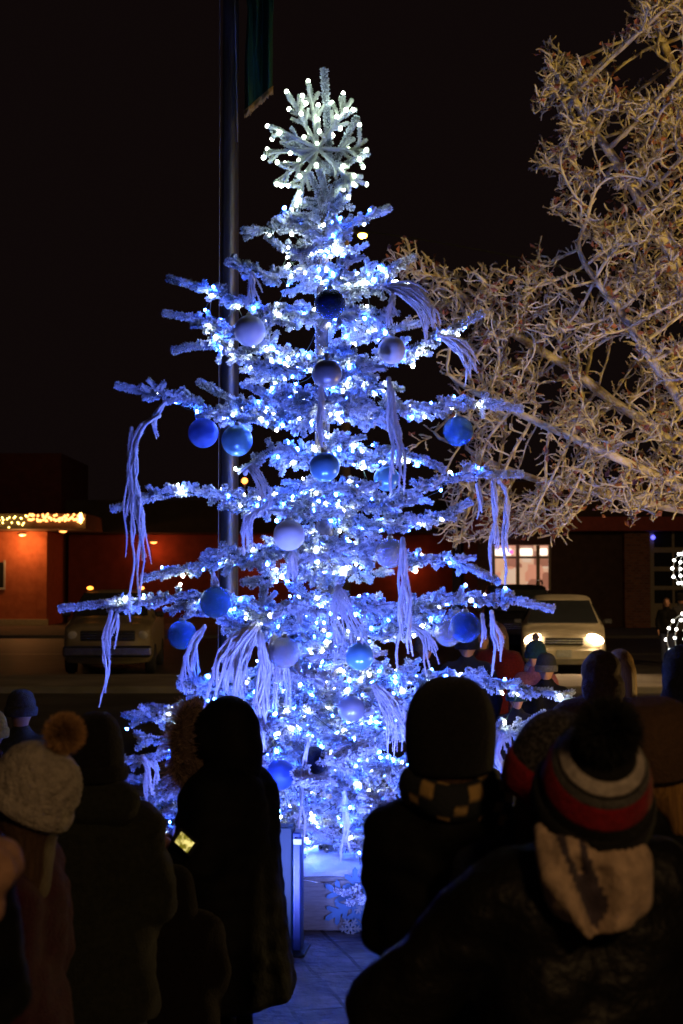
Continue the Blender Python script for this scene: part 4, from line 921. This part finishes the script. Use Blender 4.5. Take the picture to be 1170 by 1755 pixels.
def person(lab, px, Y, ytop, yaw, coat, legs, near=1, hem=.85, flare=1.0, p=.02, pitch=0, roll=0, hyaw=0, arms=None, group=None, headtop=1.77, wr=.012, quilt=0, qf=60, sleeves=True, vis_skin=None, gloves=None, girth=1.0, coatname='coat', shw=1.0):
    wr = wr*1.6 if near else wr
    h = Z(ytop, Y)/headtop; s = h
    o = tag(empty('person', (X(px, Y), Y, 0), yaw), lab, 'person', group); o['_s'] = s
    R_ = Matrix.Translation((0, 0, 1.50)) @ Matrix.Rotation(hyaw, 4, 'Z') @ Matrix.Rotation(pitch, 4, 'X') @ Matrix.Rotation(roll, 4, 'Y') @ Matrix.Translation((0, 0, -1.50))
    HM = R_; hm3 = R_.to_3x3()
    def hp(x, y, z): return tuple((R_ @ Vector((x, y, z)))*s)
    def S(x, y, z): return (x*s, y*s, z*s)
    if arms is None: arms = (((-.235, -.01, 1.14), (-.22, .10, .92)), ((.235, -.01, 1.14), (.22, .10, .92)))
    B = [('e', hp(0, 0, 1.64), tuple(q*s for q in (.074, .094, .112)), hm3), ('e', hp(0, .035, 1.575), tuple(q*s for q in (.052, .055, .05)), hm3),
         ('c', hp(0, .088, 1.64), hp(0, .112, 1.607), .009*s, .014*s), ('e', hp(0, .086, 1.572), tuple(q*s for q in (.024, .012, .010)), hm3),
         ('e', hp(.078, -.005, 1.625), tuple(q*s for q in (.010, .02, .032)), hm3), ('e', hp(-.078, -.005, 1.625), tuple(q*s for q in (.010, .02, .032)), hm3),
         ('c', hp(-.03, .086, 1.665), hp(.03, .086, 1.665), .011*s, .011*s), ('c', S(0, 0, 1.42), hp(0, -.005, 1.56), .06*s, .052*s),
         ('c', S(-.15*shw, 0, 1.40), S(.15*shw, 0, 1.40), .058*s, .058*s), ('c', S(-.06, 0, 1.32), S(-.05, 0, 1.05), .10*s, .09*s), ('c', S(.06, 0, 1.32), S(.05, 0, 1.05), .10*s, .09*s),
         ('c', S(-.07, 0, .95), S(.07, 0, .95), .10*s, .10*s)]
    for sg in (-1, 1):
        B += [('c', S(sg*.09, 0, .90), S(sg*.10, .01, .50), .085*s, .055*s), ('c', S(sg*.10, .01, .50), S(sg*.10, -.01, .10), .052*s, .036*s), ('c', S(sg*.10, -.01, .06), S(sg*.11, .13, .04), .036*s, .030*s)]
    for sg, (e, w_) in zip((-1, 1), arms):
        B += [('c', S(sg*.17*shw, 0, 1.39), S(*e), .05*s, .04*s), ('c', S(*e), S(*w_), .040*s, .027*s)]
        d = Vector(w_)-Vector(e)
        if near: B += [(q[0], tuple(Vector(q[1])*s), tuple(Vector(q[2])*s), q[3]*s, q[4]*s) for q in hand(Vector(w_), d, (sg*.9, 0, .35))]
        else: B.append(('c', S(*w_), tuple((Vector(w_)+d.normalized()*.12)*s), .030*s, .018*s))
    blob('body', B, M_skin, o, .0085 if near else .02, 3 if near else 2)
    if not near:
        for sg in (-1, 1): b = MB(); b.ball(hp(sg*.03, .086, 1.645), (.012*s, .008*s, .008*s), 8, 6); b.build('eye', M_eye, o)
    else:
        for sg in (-1, 1): b = MB(); b.ball(hp(sg*.031, .082, 1.645), .012*s, 12, 8); b.build('eye', M_eye, o)
    vx = .016 if near else .026
    K = [('c', S(-.155*shw, 0, 1.385), S(.155*shw, 0, 1.385), (.068+p)*s, (.068+p)*s), ('c', S(0, -.005, 1.40), S(0, 0, 1.49), (.085+p*.5)*s, (.072+p*.4)*s)]
    for sg in (-1, 1):
        K += [('c', S(sg*.075, .0, 1.33), S(sg*.07*girth, 0, 1.08), (.108+p)*s*girth, (.105+p)*s*girth), ('c', S(sg*.07*girth, 0, 1.08), S(sg*.085*flare*girth, 0, hem), (.105+p)*s*girth, (.115*flare+p)*s*girth, True)]
    K.append(('c', S(0, 0, 1.10), S(0, 0, hem), (.12+p)*s*girth, (.14*flare+p)*s*girth, True))
    if sleeves:
        for sg, (e, w_) in zip((-1, 1), arms):
            w2 = Vector(e)+(Vector(w_)-Vector(e))*.93
            K += [('c', S(sg*.165*shw, 0, 1.385), S(*e), (.060+p)*s, (.055+p*.9)*s), ('c', S(*e), tuple(w2*s), (.054+p*.9)*s, (.043+p*.5)*s, True)]
    blob(coatname, K, coat, o, vx, 8 if near else 3, wr=wr*s, quilt=quilt, qf=qf)
    Lg = [('c', S(-.07, 0, .93), S(.07, 0, .93), .115*s, .115*s)]
    for sg in (-1, 1): Lg += [('c', S(sg*.085, 0, .88), S(sg*.10, .01, .50), .105*s, .078*s), ('c', S(sg*.10, .01, .50), S(sg*.10, -.01, .13), .076*s, .066*s, True)]
    blob('trousers', Lg, legs, o, vx, 5 if near else 2, wr=.012*s if near else 0, wscale=(9, 9, 14))
    for sg in (-1, 1): blob('boot', [('c', S(sg*.10, -.01, .17), S(sg*.10, -.02, .06), .062*s, .055*s), ('c', S(sg*.10, -.03, .05), S(sg*.112, .14, .042), .05*s, .042*s)], M_boot, o, .014 if near else .024, 2)
    return o, s, HM, hm3, hp
M_boot = fab('black_boot', (.015, .014, .014)); M_black = fab('black_nylon', (.005, .005, .006), .2, 0, 20, .75); M_jean = fab('dark_denim', (.03, .035, .05)); M_gjean = fab('grey_green_trousers', (.09, .10, .085))
M_olive = fab('olive_jacket', (.024, .026, .019)); M_mar = fab('maroon_wool', (.055, .010, .022)); M_cr = fab('cream_wool', (.50, .44, .38), .8, .1, 50)
M_tan = frost_mat('tan_fur', (.16, .08, .035), (.50, .28, .12), .2, .8); M_bfur = frost_mat('brown_fur', (.08, .05, .04), (.55, .38, .28), .3, 1.0); M_kfur = frost_mat('black_yarn', (.006, .006, .007), (.012, .012, .013), .3, 1.0)
M_wool_k = fab('black_wool', (.012, .011, .012), .6); M_whw = fab('white_wool', (.52, .46, .42), .6); M_grw = fab('grey_wool', (.12, .115, .115), .8); M_redw = fab('red_wool', (.30, .012, .018), .5)
M_leath = mat('black_leather', (.006, .0055, .0055), .5, scale=9, bump=.4, bscale=40, spec=.25); M_fleece = fab('cream_fleece', (.55, .40, .29), .4, .1, 40); M_bhair = mat('brown_hair', (.10, .055, .03), .55, col2=(.05, .026, .015), scale=6, stretch=(20, 20, 1.2), bump=.5)
M_ghair = mat('golden_hair', (.40, .22, .06), .5, col2=(.2, .10, .03), scale=6, stretch=(20, 20, 1.2), bump=.5)
# --- woman in maroon with the cream bobble hat, left foreground
o, s, HM, h3, hp = person('person in maroon coat and cream cable-knit hat with furry tan bobble, left foreground', 18, 4.15, 1264, math.radians(72), M_mar, M_black, 1, hem=.62, flare=1.25, p=.035, pitch=.50, headtop=1.79, coatname='coat')
knit_hat(o, HM, s, M_cr, R=.106, z0=1.605, top=1.80, mode='cable', cuff=(.055, M_cr), puff=1.4)
c = HM @ Vector((0, -.01, 1.855)); furball('bobble', c*s, .064*s, 6500, M_tan, o)
blob('hair', [('e', hp(0, -.03, 1.60), (.09*s, .10*s, .11*s), h3), ('c', hp(0, -.05, 1.56), (0, -.06*s, 1.36*s), .08*s, .07*s)], M_bhair, o, .014, 4)
# --- beanie and olive jacket
o, s, HM, h3, hp = person('person in black beanie and dark olive jacket, left of the black parka', 168, 5.0, 1219, math.radians(10), M_olive, M_gjean, 1, hem=.72, flare=1.0, p=.035, headtop=1.80, hyaw=-.3, girth=.98, shw=.93, arms=(((-.22, -.01, 1.14), (-.20, .16, .94)), ((.20, -.01, 1.14), (.16, .18, .98))))
knit_hat(o, HM, s, M_wool_k, R=.094, z0=1.565, top=1.80, cuff=(.055, M_wool_k))
blob('hood', [('c', (-.07*s, -.07*s, 1.49*s), (.07*s, -.07*s, 1.49*s), .08*s, .08*s)], M_olive, o, .016, 5, wr=.01)
# --- black parka with fur ruff
o, s, HM, h3, hp = person('person in long black hooded parka with fur ruff, facing left and holding a camera', 394, 6.0, 1193, math.radians(72), M_black, M_black, 1, hem=.53, flare=1.3, p=.06, girth=1.18, pitch=-.12, headtop=1.80, wr=.008, quilt=.006, qf=42, arms=(((-.24, .02, 1.12), (-.17, .17, 1.16)), ((.20, .06, 1.14), (.02, .26, 1.16))), coatname='parka')
blob('hood', [('e', hp(0, -.02, 1.655), (.125*s, .135*s, .145*s), h3), ('e', hp(0, .05, 1.63), (.12*s, .10*s, .14*s), h3), ('c', hp(0, -.03, 1.58), (0, -.02*s, 1.45*s), .125*s, .12*s)], M_black, o, .015, 6, wr=.01)
ring = [hp(.115*math.cos(a), .185-.02*math.sin(a), 1.60+.15*math.sin(a)) for a in np.linspace(-PI*.5, PI*1.5, 40)]
fur('fur_ruff', ring, .062*s, .004, 6500, M_bfur, o, fwd=.05, core=.022)
ring2 = [hp(.11*math.cos(a), .14, 1.61+.15*math.sin(a)) for a in np.linspace(-PI*.5, PI*1.5, 40)]
fur('fur_ruff', ring2, .05*s, .0035, 3000, M_bfur, o, fwd=.05, core=.025)
p3 = o; mw = Matrix.Translation(p3.location) @ Matrix.Rotation(math.radians(78), 4, 'Z')
cp = at(317, 1443, 5.70); cam_o = tag(empty('camera', cp), 'small camera with a glowing yellow screen held in front of the black parka', 'camera'); cam_o.scale = (.85,)*3; cam_o.rotation_euler = (math.radians(-12), math.radians(34), math.radians(-25))
b = MB(); b.bbox((-.058, -.012, -.036), (.058, .018, .036), .005); b.build('camera_body', M_dk, cam_o, False)
b = MB(); b.lathe([(.028, 0), (.028, .03), (.024, .034)], (0, .016, 0), 20, Matrix.Rotation(-PI/2, 3, 'X')); b.build('lens', M_dk, cam_o)
msc = mat('camera_screen', (.3, .3, .1), .4); nt = msc.node_tree; b_ = nt.nodes['Principled BSDF']; v = nt.nodes.new('ShaderNodeTexNoise'); v.inputs['Scale'].default_value = 45; cr_ = nt.nodes.new('ShaderNodeValToRGB')
cr_.color_ramp.elements[0].color = (.16, .14, .01, 1); cr_.color_ramp.elements[0].position = .42; cr_.color_ramp.elements[1].color = (1, .82, .25, 1); cr_.color_ramp.elements[1].position = .62
tc = nt.nodes.new('ShaderNodeTexCoord'); nt.links.new(tc.outputs['Object'], v.inputs[0]); nt.links.new(v.outputs[0], cr_.inputs[0]); nt.links.new(cr_.outputs[0], b_.inputs['Emission Color']); b_.inputs['Emission Strength'].default_value = 1.1
b = MB(); b.box((-.036, -.0145, -.027), (.042, -.0122, .027)); b.build('screen', msc, cam_o, False)
# --- man in checked scarf
M_chk = mat('checked_scarf', (.42, .27, .09), .9, col2=(.36, .24, .10), scale=30, bump=.4); nt = M_chk.node_tree; b_ = nt.nodes['Principled BSDF']; src = b_.inputs['Base Color'].links[0].from_socket
a_ = nt.nodes.new('ShaderNodeAttribute'); a_.attribute_name = 'tip'; mx = nt.nodes.new('ShaderNodeMix'); mx.data_type = 'RGBA'; mx.inputs[6].default_value = (.012, .015, .02, 1); nt.links.new(a_.outputs['Fac'], mx.inputs[0]); nt.links.new(src, mx.inputs[7]); nt.links.new(mx.outputs[2], b_.inputs['Base Color'])
o, s, HM, h3, hp = person('man in dark knit hat, black jacket and black and yellow checked scarf', 772, 4.0, 1155, math.radians(-16), M_black, M_black, 1, hem=.70, flare=.9, p=.03, headtop=1.80, wr=.01, quilt=.008, qf=38, girth=.86, shw=.84, arms=(((-.17, .05, 1.14), (-.12, .26, 1.12)), ((.18, .03, 1.14), (.14, .25, 1.10))))
knit_hat(o, HM, s, M_wool_k, R=.106, z0=1.555, top=1.795, puff=2.4)
blob('hair', [('e', hp(0, -.02, 1.57), (.085*s, .095*s, .09*s), h3)], M_bhair, o, .014, 4)
seg = 120; k = 28; V = []; T = []
for i in range(seg):
    a = 2*PI*i/seg
    for j in range(k):
        t = 2*PI*j/k; r = .098+.030*math.cos(t)+.004*math.sin(a*5+3); z = 1.505+.048*math.sin(t)+.016*math.sin(a*2+.8)
        V.append((r*math.cos(a)*s, (r*1.05*math.sin(a)-.005)*s, z*s)); ai, ti = int(i/6.7), int(j/5)
        T.append(1.0 if (ai+2*ti) % 3 == 0 and (j % 5) > 0 and (i % 6.7) > 1.4 else 0.0)
b = MB(); b.add(V, [(i*k+j, ((i+1) % seg)*k+j, ((i+1) % seg)*k+(j+1) % k, i*k+(j+1) % k) for i in range(seg) for j in range(k)], tip=T); b.build('scarf', M_chk, o)
V = []; T = []; n1, n2 = 50, 16
for i in range(n1):
    for j in range(n2):
        u, v = i/(n1-1), j/(n2-1); V.append(((.085+.075*(v)+.01*math.sin(u*6))*s, (-.03-.05*math.sin(u*2)+.02*math.sin(v*4))*s, (1.54-.16*u)*s)); T.append(1.0 if (i//8+j//6) % 2 and (i % 8) > 0 else 0.)
b = MB(); b.add(V, [(i*n2+j, i*n2+j+1, (i+1)*n2+j+1, (i+1)*n2+j) for i in range(n1-1) for j in range(n2-1)], tip=T); q = b.build('scarf_end', M_chk, o); q.modifiers.new('t', 'SOLIDIFY').thickness = .008
# --- striped bobble hat, cream hood, leather jacket
o, s, HM, h3, hp = person('person in black leather jacket with hanging cream hood and striped hat with black bobble', 997, 3.3, 1262, math.radians(3), M_leath, M_black, 1, hem=.80, flare=1.0, p=.045, pitch=.72, headtop=1.72, wr=.011, girth=1.0, arms=(((-.41, .06, 1.14), (-.14, .34, 1.22)), ((.30, .02, 1.13), (.18, .28, 1.02))), coatname='jacket')
knit_hat(o, HM, s, M_wool_k, R=.110, z0=1.60, top=1.795, bands=[(.30, M_redw), (.50, M_grw), (.585, M_wool_k), (.61, M_whw), (.74, M_wool_k)], cuff=(.075, M_wool_k), puff=1.3)
c = HM @ Vector((0, -.01, 1.845)); furball('bobble', c*s, .072*s, 6500, M_kfur, o, .0032)
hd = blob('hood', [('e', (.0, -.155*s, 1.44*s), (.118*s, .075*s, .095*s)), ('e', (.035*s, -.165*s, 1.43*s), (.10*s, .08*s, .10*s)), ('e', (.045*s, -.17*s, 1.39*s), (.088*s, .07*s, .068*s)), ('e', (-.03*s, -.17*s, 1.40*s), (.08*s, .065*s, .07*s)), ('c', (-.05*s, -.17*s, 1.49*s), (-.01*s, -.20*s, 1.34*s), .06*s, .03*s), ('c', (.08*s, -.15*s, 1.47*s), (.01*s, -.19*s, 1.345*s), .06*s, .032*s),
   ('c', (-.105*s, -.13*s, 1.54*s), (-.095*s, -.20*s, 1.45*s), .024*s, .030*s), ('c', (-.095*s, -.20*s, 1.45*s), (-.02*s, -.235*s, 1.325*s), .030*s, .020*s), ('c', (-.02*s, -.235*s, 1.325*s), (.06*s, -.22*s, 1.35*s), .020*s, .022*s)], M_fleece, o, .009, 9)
me = hd.data
for v in me.vertices:                        # two soft creases that meet at the tip of the hood, and fine cloth folds
    x, y, z = v.co/s; t = (1.53-z)/.22
    if y < -.12 and 0 < t < 1.1:
        c1 = -.052+.045*t; c2 = .008-.005*t; w1 = .010+.006*math.sin(t*3); w2 = .007+.020*math.sin(min(1, t*1.1)*PI*.8)
        d = .036*math.exp(-((x-c1)/w1)**2)+.042*math.exp(-((x-c2)/w2)**2)*min(1, t*3)+.006*math.exp(-((x-.075-.02*t)/.012)**2)
        d *= min(1, (1.12-t)*4)*min(1, max(0, t-.08)*4); v.co.y += d*s
    v.co.x *= .9; v.co.x -= .018*s; v.co.z = (v.co.z-1.45*s)*.84+1.47*s
    v.co += v.normal*s*(.004*noise.noise(Vector((x*22, y*22, z*16)))+.0016*noise.noise(Vector((x*70, y*70, z*50))))
M_lin_shade = fab('lilac_lining_shade', (.085, .065, .085), .3, .1, 40); hd.data.materials.append(M_lin_shade)  # shade deep in the hood's folds, painted as dark lilac lining faces
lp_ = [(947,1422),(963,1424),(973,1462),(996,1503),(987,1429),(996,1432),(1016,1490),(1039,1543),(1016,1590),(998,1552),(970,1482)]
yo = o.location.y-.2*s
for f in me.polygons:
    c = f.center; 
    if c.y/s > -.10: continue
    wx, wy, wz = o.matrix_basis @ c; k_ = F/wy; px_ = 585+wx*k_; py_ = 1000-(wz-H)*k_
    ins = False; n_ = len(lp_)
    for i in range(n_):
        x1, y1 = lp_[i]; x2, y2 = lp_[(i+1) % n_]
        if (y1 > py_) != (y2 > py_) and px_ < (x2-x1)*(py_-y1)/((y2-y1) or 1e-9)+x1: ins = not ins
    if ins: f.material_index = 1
# --- grey and red hat to its left
M_tweed = mat('black_grey_tweed', (.11, .10, .095), .95, col2=(.012, .012, .012), scale=120, det=3, bump=.6, contrast=(.45, .6))
o, s, HM, h3, hp = person('person with long brown hair and speckled black hat with red brim, beside the striped hat', 922, 3.75, 1216, math.radians(24), fab('navy_jacket', (.010, .016, .05)), M_black, 1, hem=.75, p=.03, pitch=.38, roll=.12, headtop=1.79)
knit_hat(o, HM, s, M_tweed, R=.112, z0=1.60, top=1.80, puff=2.0, cuff=(.085, M_redw))
blob('hair', [('e', hp(0, -.03, 1.60), (.10*s, .095*s, .11*s), h3), ('c', hp(-.02, -.05, 1.57), (-.03*s, -.10*s, 1.36*s), .09*s, .075*s), ('c', hp(.03, -.05, 1.57), (.05*s, -.10*s, 1.34*s), .08*s, .06*s)], M_bhair, o, .012, 4, strand=.003)
blob('scarf', [('c', (-.10*s, -.09*s, 1.36*s), (.06*s, -.11*s, 1.35*s), .055*s, .05*s)], fab('royal_blue_knit', (.012, .03, .12)), o, .014, 4, wr=.008)
# --- brown fuzzy hood, right
o, s, HM, h3, hp = person('person in wide fuzzy brown hat with blond hair at the right edge', 1118, 4.4, 1192, math.radians(-14), M_black, M_black, 1, hem=.75, p=.04, pitch=.2, headtop=1.80)
knit_hat(o, HM, s, mat('fuzzy_brown', (.13, .07, .035), .95, scale=60, bump=.8), R=.135, z0=1.60, top=1.80, puff=1.2)
blob('hair', [('e', hp(.0, -.03, 1.58), (.10*s, .10*s, .10*s), h3), ('c', hp(.05, -.05, 1.56), (.09*s, -.08*s, 1.44*s), .06*s, .05*s)], M_ghair, o, .012, 4, strand=.003)
# --- person cut by the left edge with a beige hood
o, s, HM, h3, hp = person('person mostly outside the left edge, only the hanging beige hood showing', -150, 3.1, 1122, math.radians(10), M_black, M_black, 1, hem=.75, p=.02, headtop=1.79, shw=.7, girth=.8, arms=(((-.15, .05, 1.14), (-.12, .2, .98)), ((.15, .08, 1.14), (.10, .24, 1.0))))
knit_hat(o, HM, s, M_wool_k, cuff=(.06, M_wool_k))
blob('hood', [('e', (.08*s, -.165*s, 1.41*s), (.12*s, .065*s, .075*s)), ('e', (.08*s, -.16*s, 1.36*s), (.105*s, .06*s, .06*s)), ('c', (-.08*s, -.1*s, 1.44*s), (.17*s, -.1*s, 1.42*s), .05*s, .045*s)], mat('beige_fleece', (.42, .24, .16), .95, scale=40, bump=.5), o, .010, 5, wr=.014)
# --- child between the olive jacket and the parka
o, s, HM, h3, hp = person('small child in dark hooded coat standing between the olive jacket and the black parka', 302, 5.6, 1480, math.radians(15), fab('dark_brown_coat', (.010, .007, .006)), M_black, 1, hem=.55, flare=1.2, p=.075, headtop=1.80)
blob('hood', [('e', hp(0, -.01, 1.65), (.125*s, .135*s, .145*s), h3), ('c', hp(0, -.02, 1.58), (0, 0, 1.40*s), .135*s, .15*s)], MATS['dark_brown_coat'], o, .014, 5, wr=.01)
# --- two children behind at far left
def simple(lab, px, Y, ytop, yaw, coat, legs, hat=None, hood=None, hair=None, cuff=None, **k):
    o, s, HM, h3, hp = person(lab, px, Y, ytop, math.radians(yaw), coat, legs, 0, headtop=1.80, wr=.01, **k)
    if hat: h = knit_hat(o, HM, s, hat, mode='far', cuff=(.07, cuff or hat))
    if hood: blob('hood', [('e', hp(0, -.02, 1.645), (.11*s, .125*s, .135*s), h3), ('c', hp(0, -.04, 1.58), (0, -.03*s, 1.45*s), .12*s, .12*s)], hood, o, .016, 3, wr=.016, wscale=(8, 8, 12))
    if hair: blob('hair', [('e', hp(0, -.025, 1.665), (.088*s, .10*s, .105*s), h3), ('c', hp(-.03, -.05, 1.62), (-.05*s, -.06*s, 1.40*s), .075*s, .06*s), ('c', hp(.03, -.05, 1.62), (.05*s, -.06*s, 1.40*s), .075*s, .06*s)], hair, o, .018, 3)
    return o, s, HM, hp
M_gy = fab('slate_coat', (.055, .055, .062)); M_navy = fab('navy_coat', (.008, .010, .022)); M_rd = fab('red_coat', (.09, .006, .01)); M_brn = fab('brown_coat', (.10, .06, .04)); M_must = fab('mustard_coat', (.22, .11, .02)); M_tealw = fab('teal_knit', (.01, .04, .05)); M_pink = fab('dusty_pink_coat', (.28, .10, .12))
G = 'people standing round the tree'
simple('child in pale grey knit hat standing behind the bobble hat at left', 38, 9.0, 1181, 5, fab('grey_green_coat', (.05, .06, .06)), M_black, hat=fab('pale_grey_knit', (.07, .07, .07)), group=G)
o, s, HM, hp = simple('person in yellow knit hat cut off by the left edge', -12, 8.2, 1216, 0, M_mar, M_black, hat=fab('yellow_knit', (.5, .36, .06)), group=G)
o, s, HM, hp = simple('child in teal hat with dark bobble and pink coat, before the left headlight', 917, 14, 1097, 150, M_pink, M_jean, hat=M_tealw, group=G); furball('bobble', (HM @ Vector((0, 0, 1.83)))*s, .045, 500, M_bfur, o, .006)
blob('scarf', [('c', (-.06*s, -.05*s, 1.50*s), (.06*s, -.05*s, 1.50*s), .09*s, .09*s)], fab('cream_scarf', (.5, .42, .38)), o, .02, 3)
simple('child in white-topped black hat just right of the teal hat', 935, 13, 1119, 170, M_black, M_black, hat=fab('black_knit', (.03, .03, .03)), cuff=M_grw, group=G)
bh = simple('person in brown hooded coat standing in front of the right headlight', 1026, 8.4, 1106, 20, M_brn, M_jean, hood=M_brn, p=.06, shw=1.1, group=G)
simple('person with golden hair and mustard coat right of the brown hooded coat', 1062, 9.2, 1102, -15, M_must, M_jean, hair=M_ghair, group=G)
simple('person in grey hooded coat at the right edge in front of the lit wire figure', 1166, 7.8, 1098, 15, M_gy, M_jean, hood=M_gy, p=.05, group=G)
simple('distant person in black jacket and blue jeans by the bay door', 1142, 38.5, 1022, 170, M_black, fab('blue_jeans', (.06, .08, .16)), hair=M_bhair, group=G)
simple('distant person in dark coat right of the one in blue jeans', 1166, 39, 1016, 200, M_gy, M_black, hat=M_wool_k, group=G)
simple('person in navy coat seen through the right branches behind the deep blue ball', 800, 13.5, 1078, 175, M_navy, M_jean, hat=M_navy, p=.05, group=G)
simple('person in red coat behind the forked tassel at right', 852, 15, 1062, 160, M_rd, M_black, hair=M_bhair, p=.04, group=G)
simple('person in dark coat seen behind the branches right of the trunk', 728, 14.5, 1085, 185, M_black, M_jean, hat=M_grw, group=G)
simple('person in brown coat between the red coat and the navy coat', 826, 17, 1075, 180, M_brn, M_jean, hair=M_bhair, group=G)
simple('person in black coat under the low right branch tip', 884, 12.2, 1172, 190, M_navy, M_jean, hat=M_tealw, group=G)
simple('person in dark green coat behind the spruce left of the trunk', 512, 14.5, 1120, 178, fab('green_coat', (.02, .05, .03)), M_black, hat=M_grw, group=G)
# ------------------------------------------------------------------ lit wire figure at the right edge
wf = tag(empty('light_sculpture', (X(1186, 20), 20, 0)), 'wire snowman outlined in white bulbs, cut off by the right edge', 'light sculpture')
M_wf = emis('sculpture_led', (1, 1, .9), 9); bm_ = MB(); bm_.ball((0, 0, 0), .021, 8, 6); bm_ = bm_.mesh('bulb'); bm_.materials.append(M_wf); wb = MB(); pts = []
for cz, R in ((Z(1095, 20), .34), (Z(975, 20), .25)):
    for a0 in (0, PI/3, 2*PI/3):
        P_ = [(R*math.cos(t)*math.cos(a0), R*math.cos(t)*math.sin(a0), cz+R*1.05*math.sin(t)) for t in np.linspace(0, 2*PI, 33)]; wb.tube(P_, .008, 5)
        pts += [p for i, p in enumerate(P_[:-1]) if i % 2 == a0 > 1 or i % 2 == 0]
wb.tube([(0, 0, 0), (0, 0, Z(1095, 20)-.34)], .015, 6); wb.tube([(0, 0, Z(1095, 20)+.3), (0, 0, Z(975, 20)-.2)], .012, 6)
wb.build('wire_frame', M_wh, wf)
for p_ in pts[:98]: obj('bulb', bm_, parent=wf, loc=tuple(np.array(p_)+rng.normal(size=3)*.012))
# ================================================================== STREET AND TOWN LIGHT
AMB = (1, .58, .24)
lamp('street_light_right', 'SPOT', (8.5, 2.2, 4.2), (1, .66, .18), 3100, .25, (4.1, 13.2, 4.0), 52, .6)
lamp('street_light_under_tree', 'POINT', (4.9, 10.4, .6), (1, .64, .2), 240, .2)
lamp('street_light_back', 'SPOT', (1.8, -2.6, 4.6), AMB, 330, .3, (.3, 2.6, .9), 58, .8)
lamp('street_light_left', 'SPOT', (-12, 24, 8), AMB, 170, .25, (-8, 32, 0), 130, .8)
lamp('street_light_van', 'SPOT', (13, 27, 8), AMB, 2600, .25, (6, 38, .5), 120, .8)
lamp('night_sky_glow', 'SUN', (0, 0, 30), (.6, .65, 1), .004, None, (3, 10, 0))
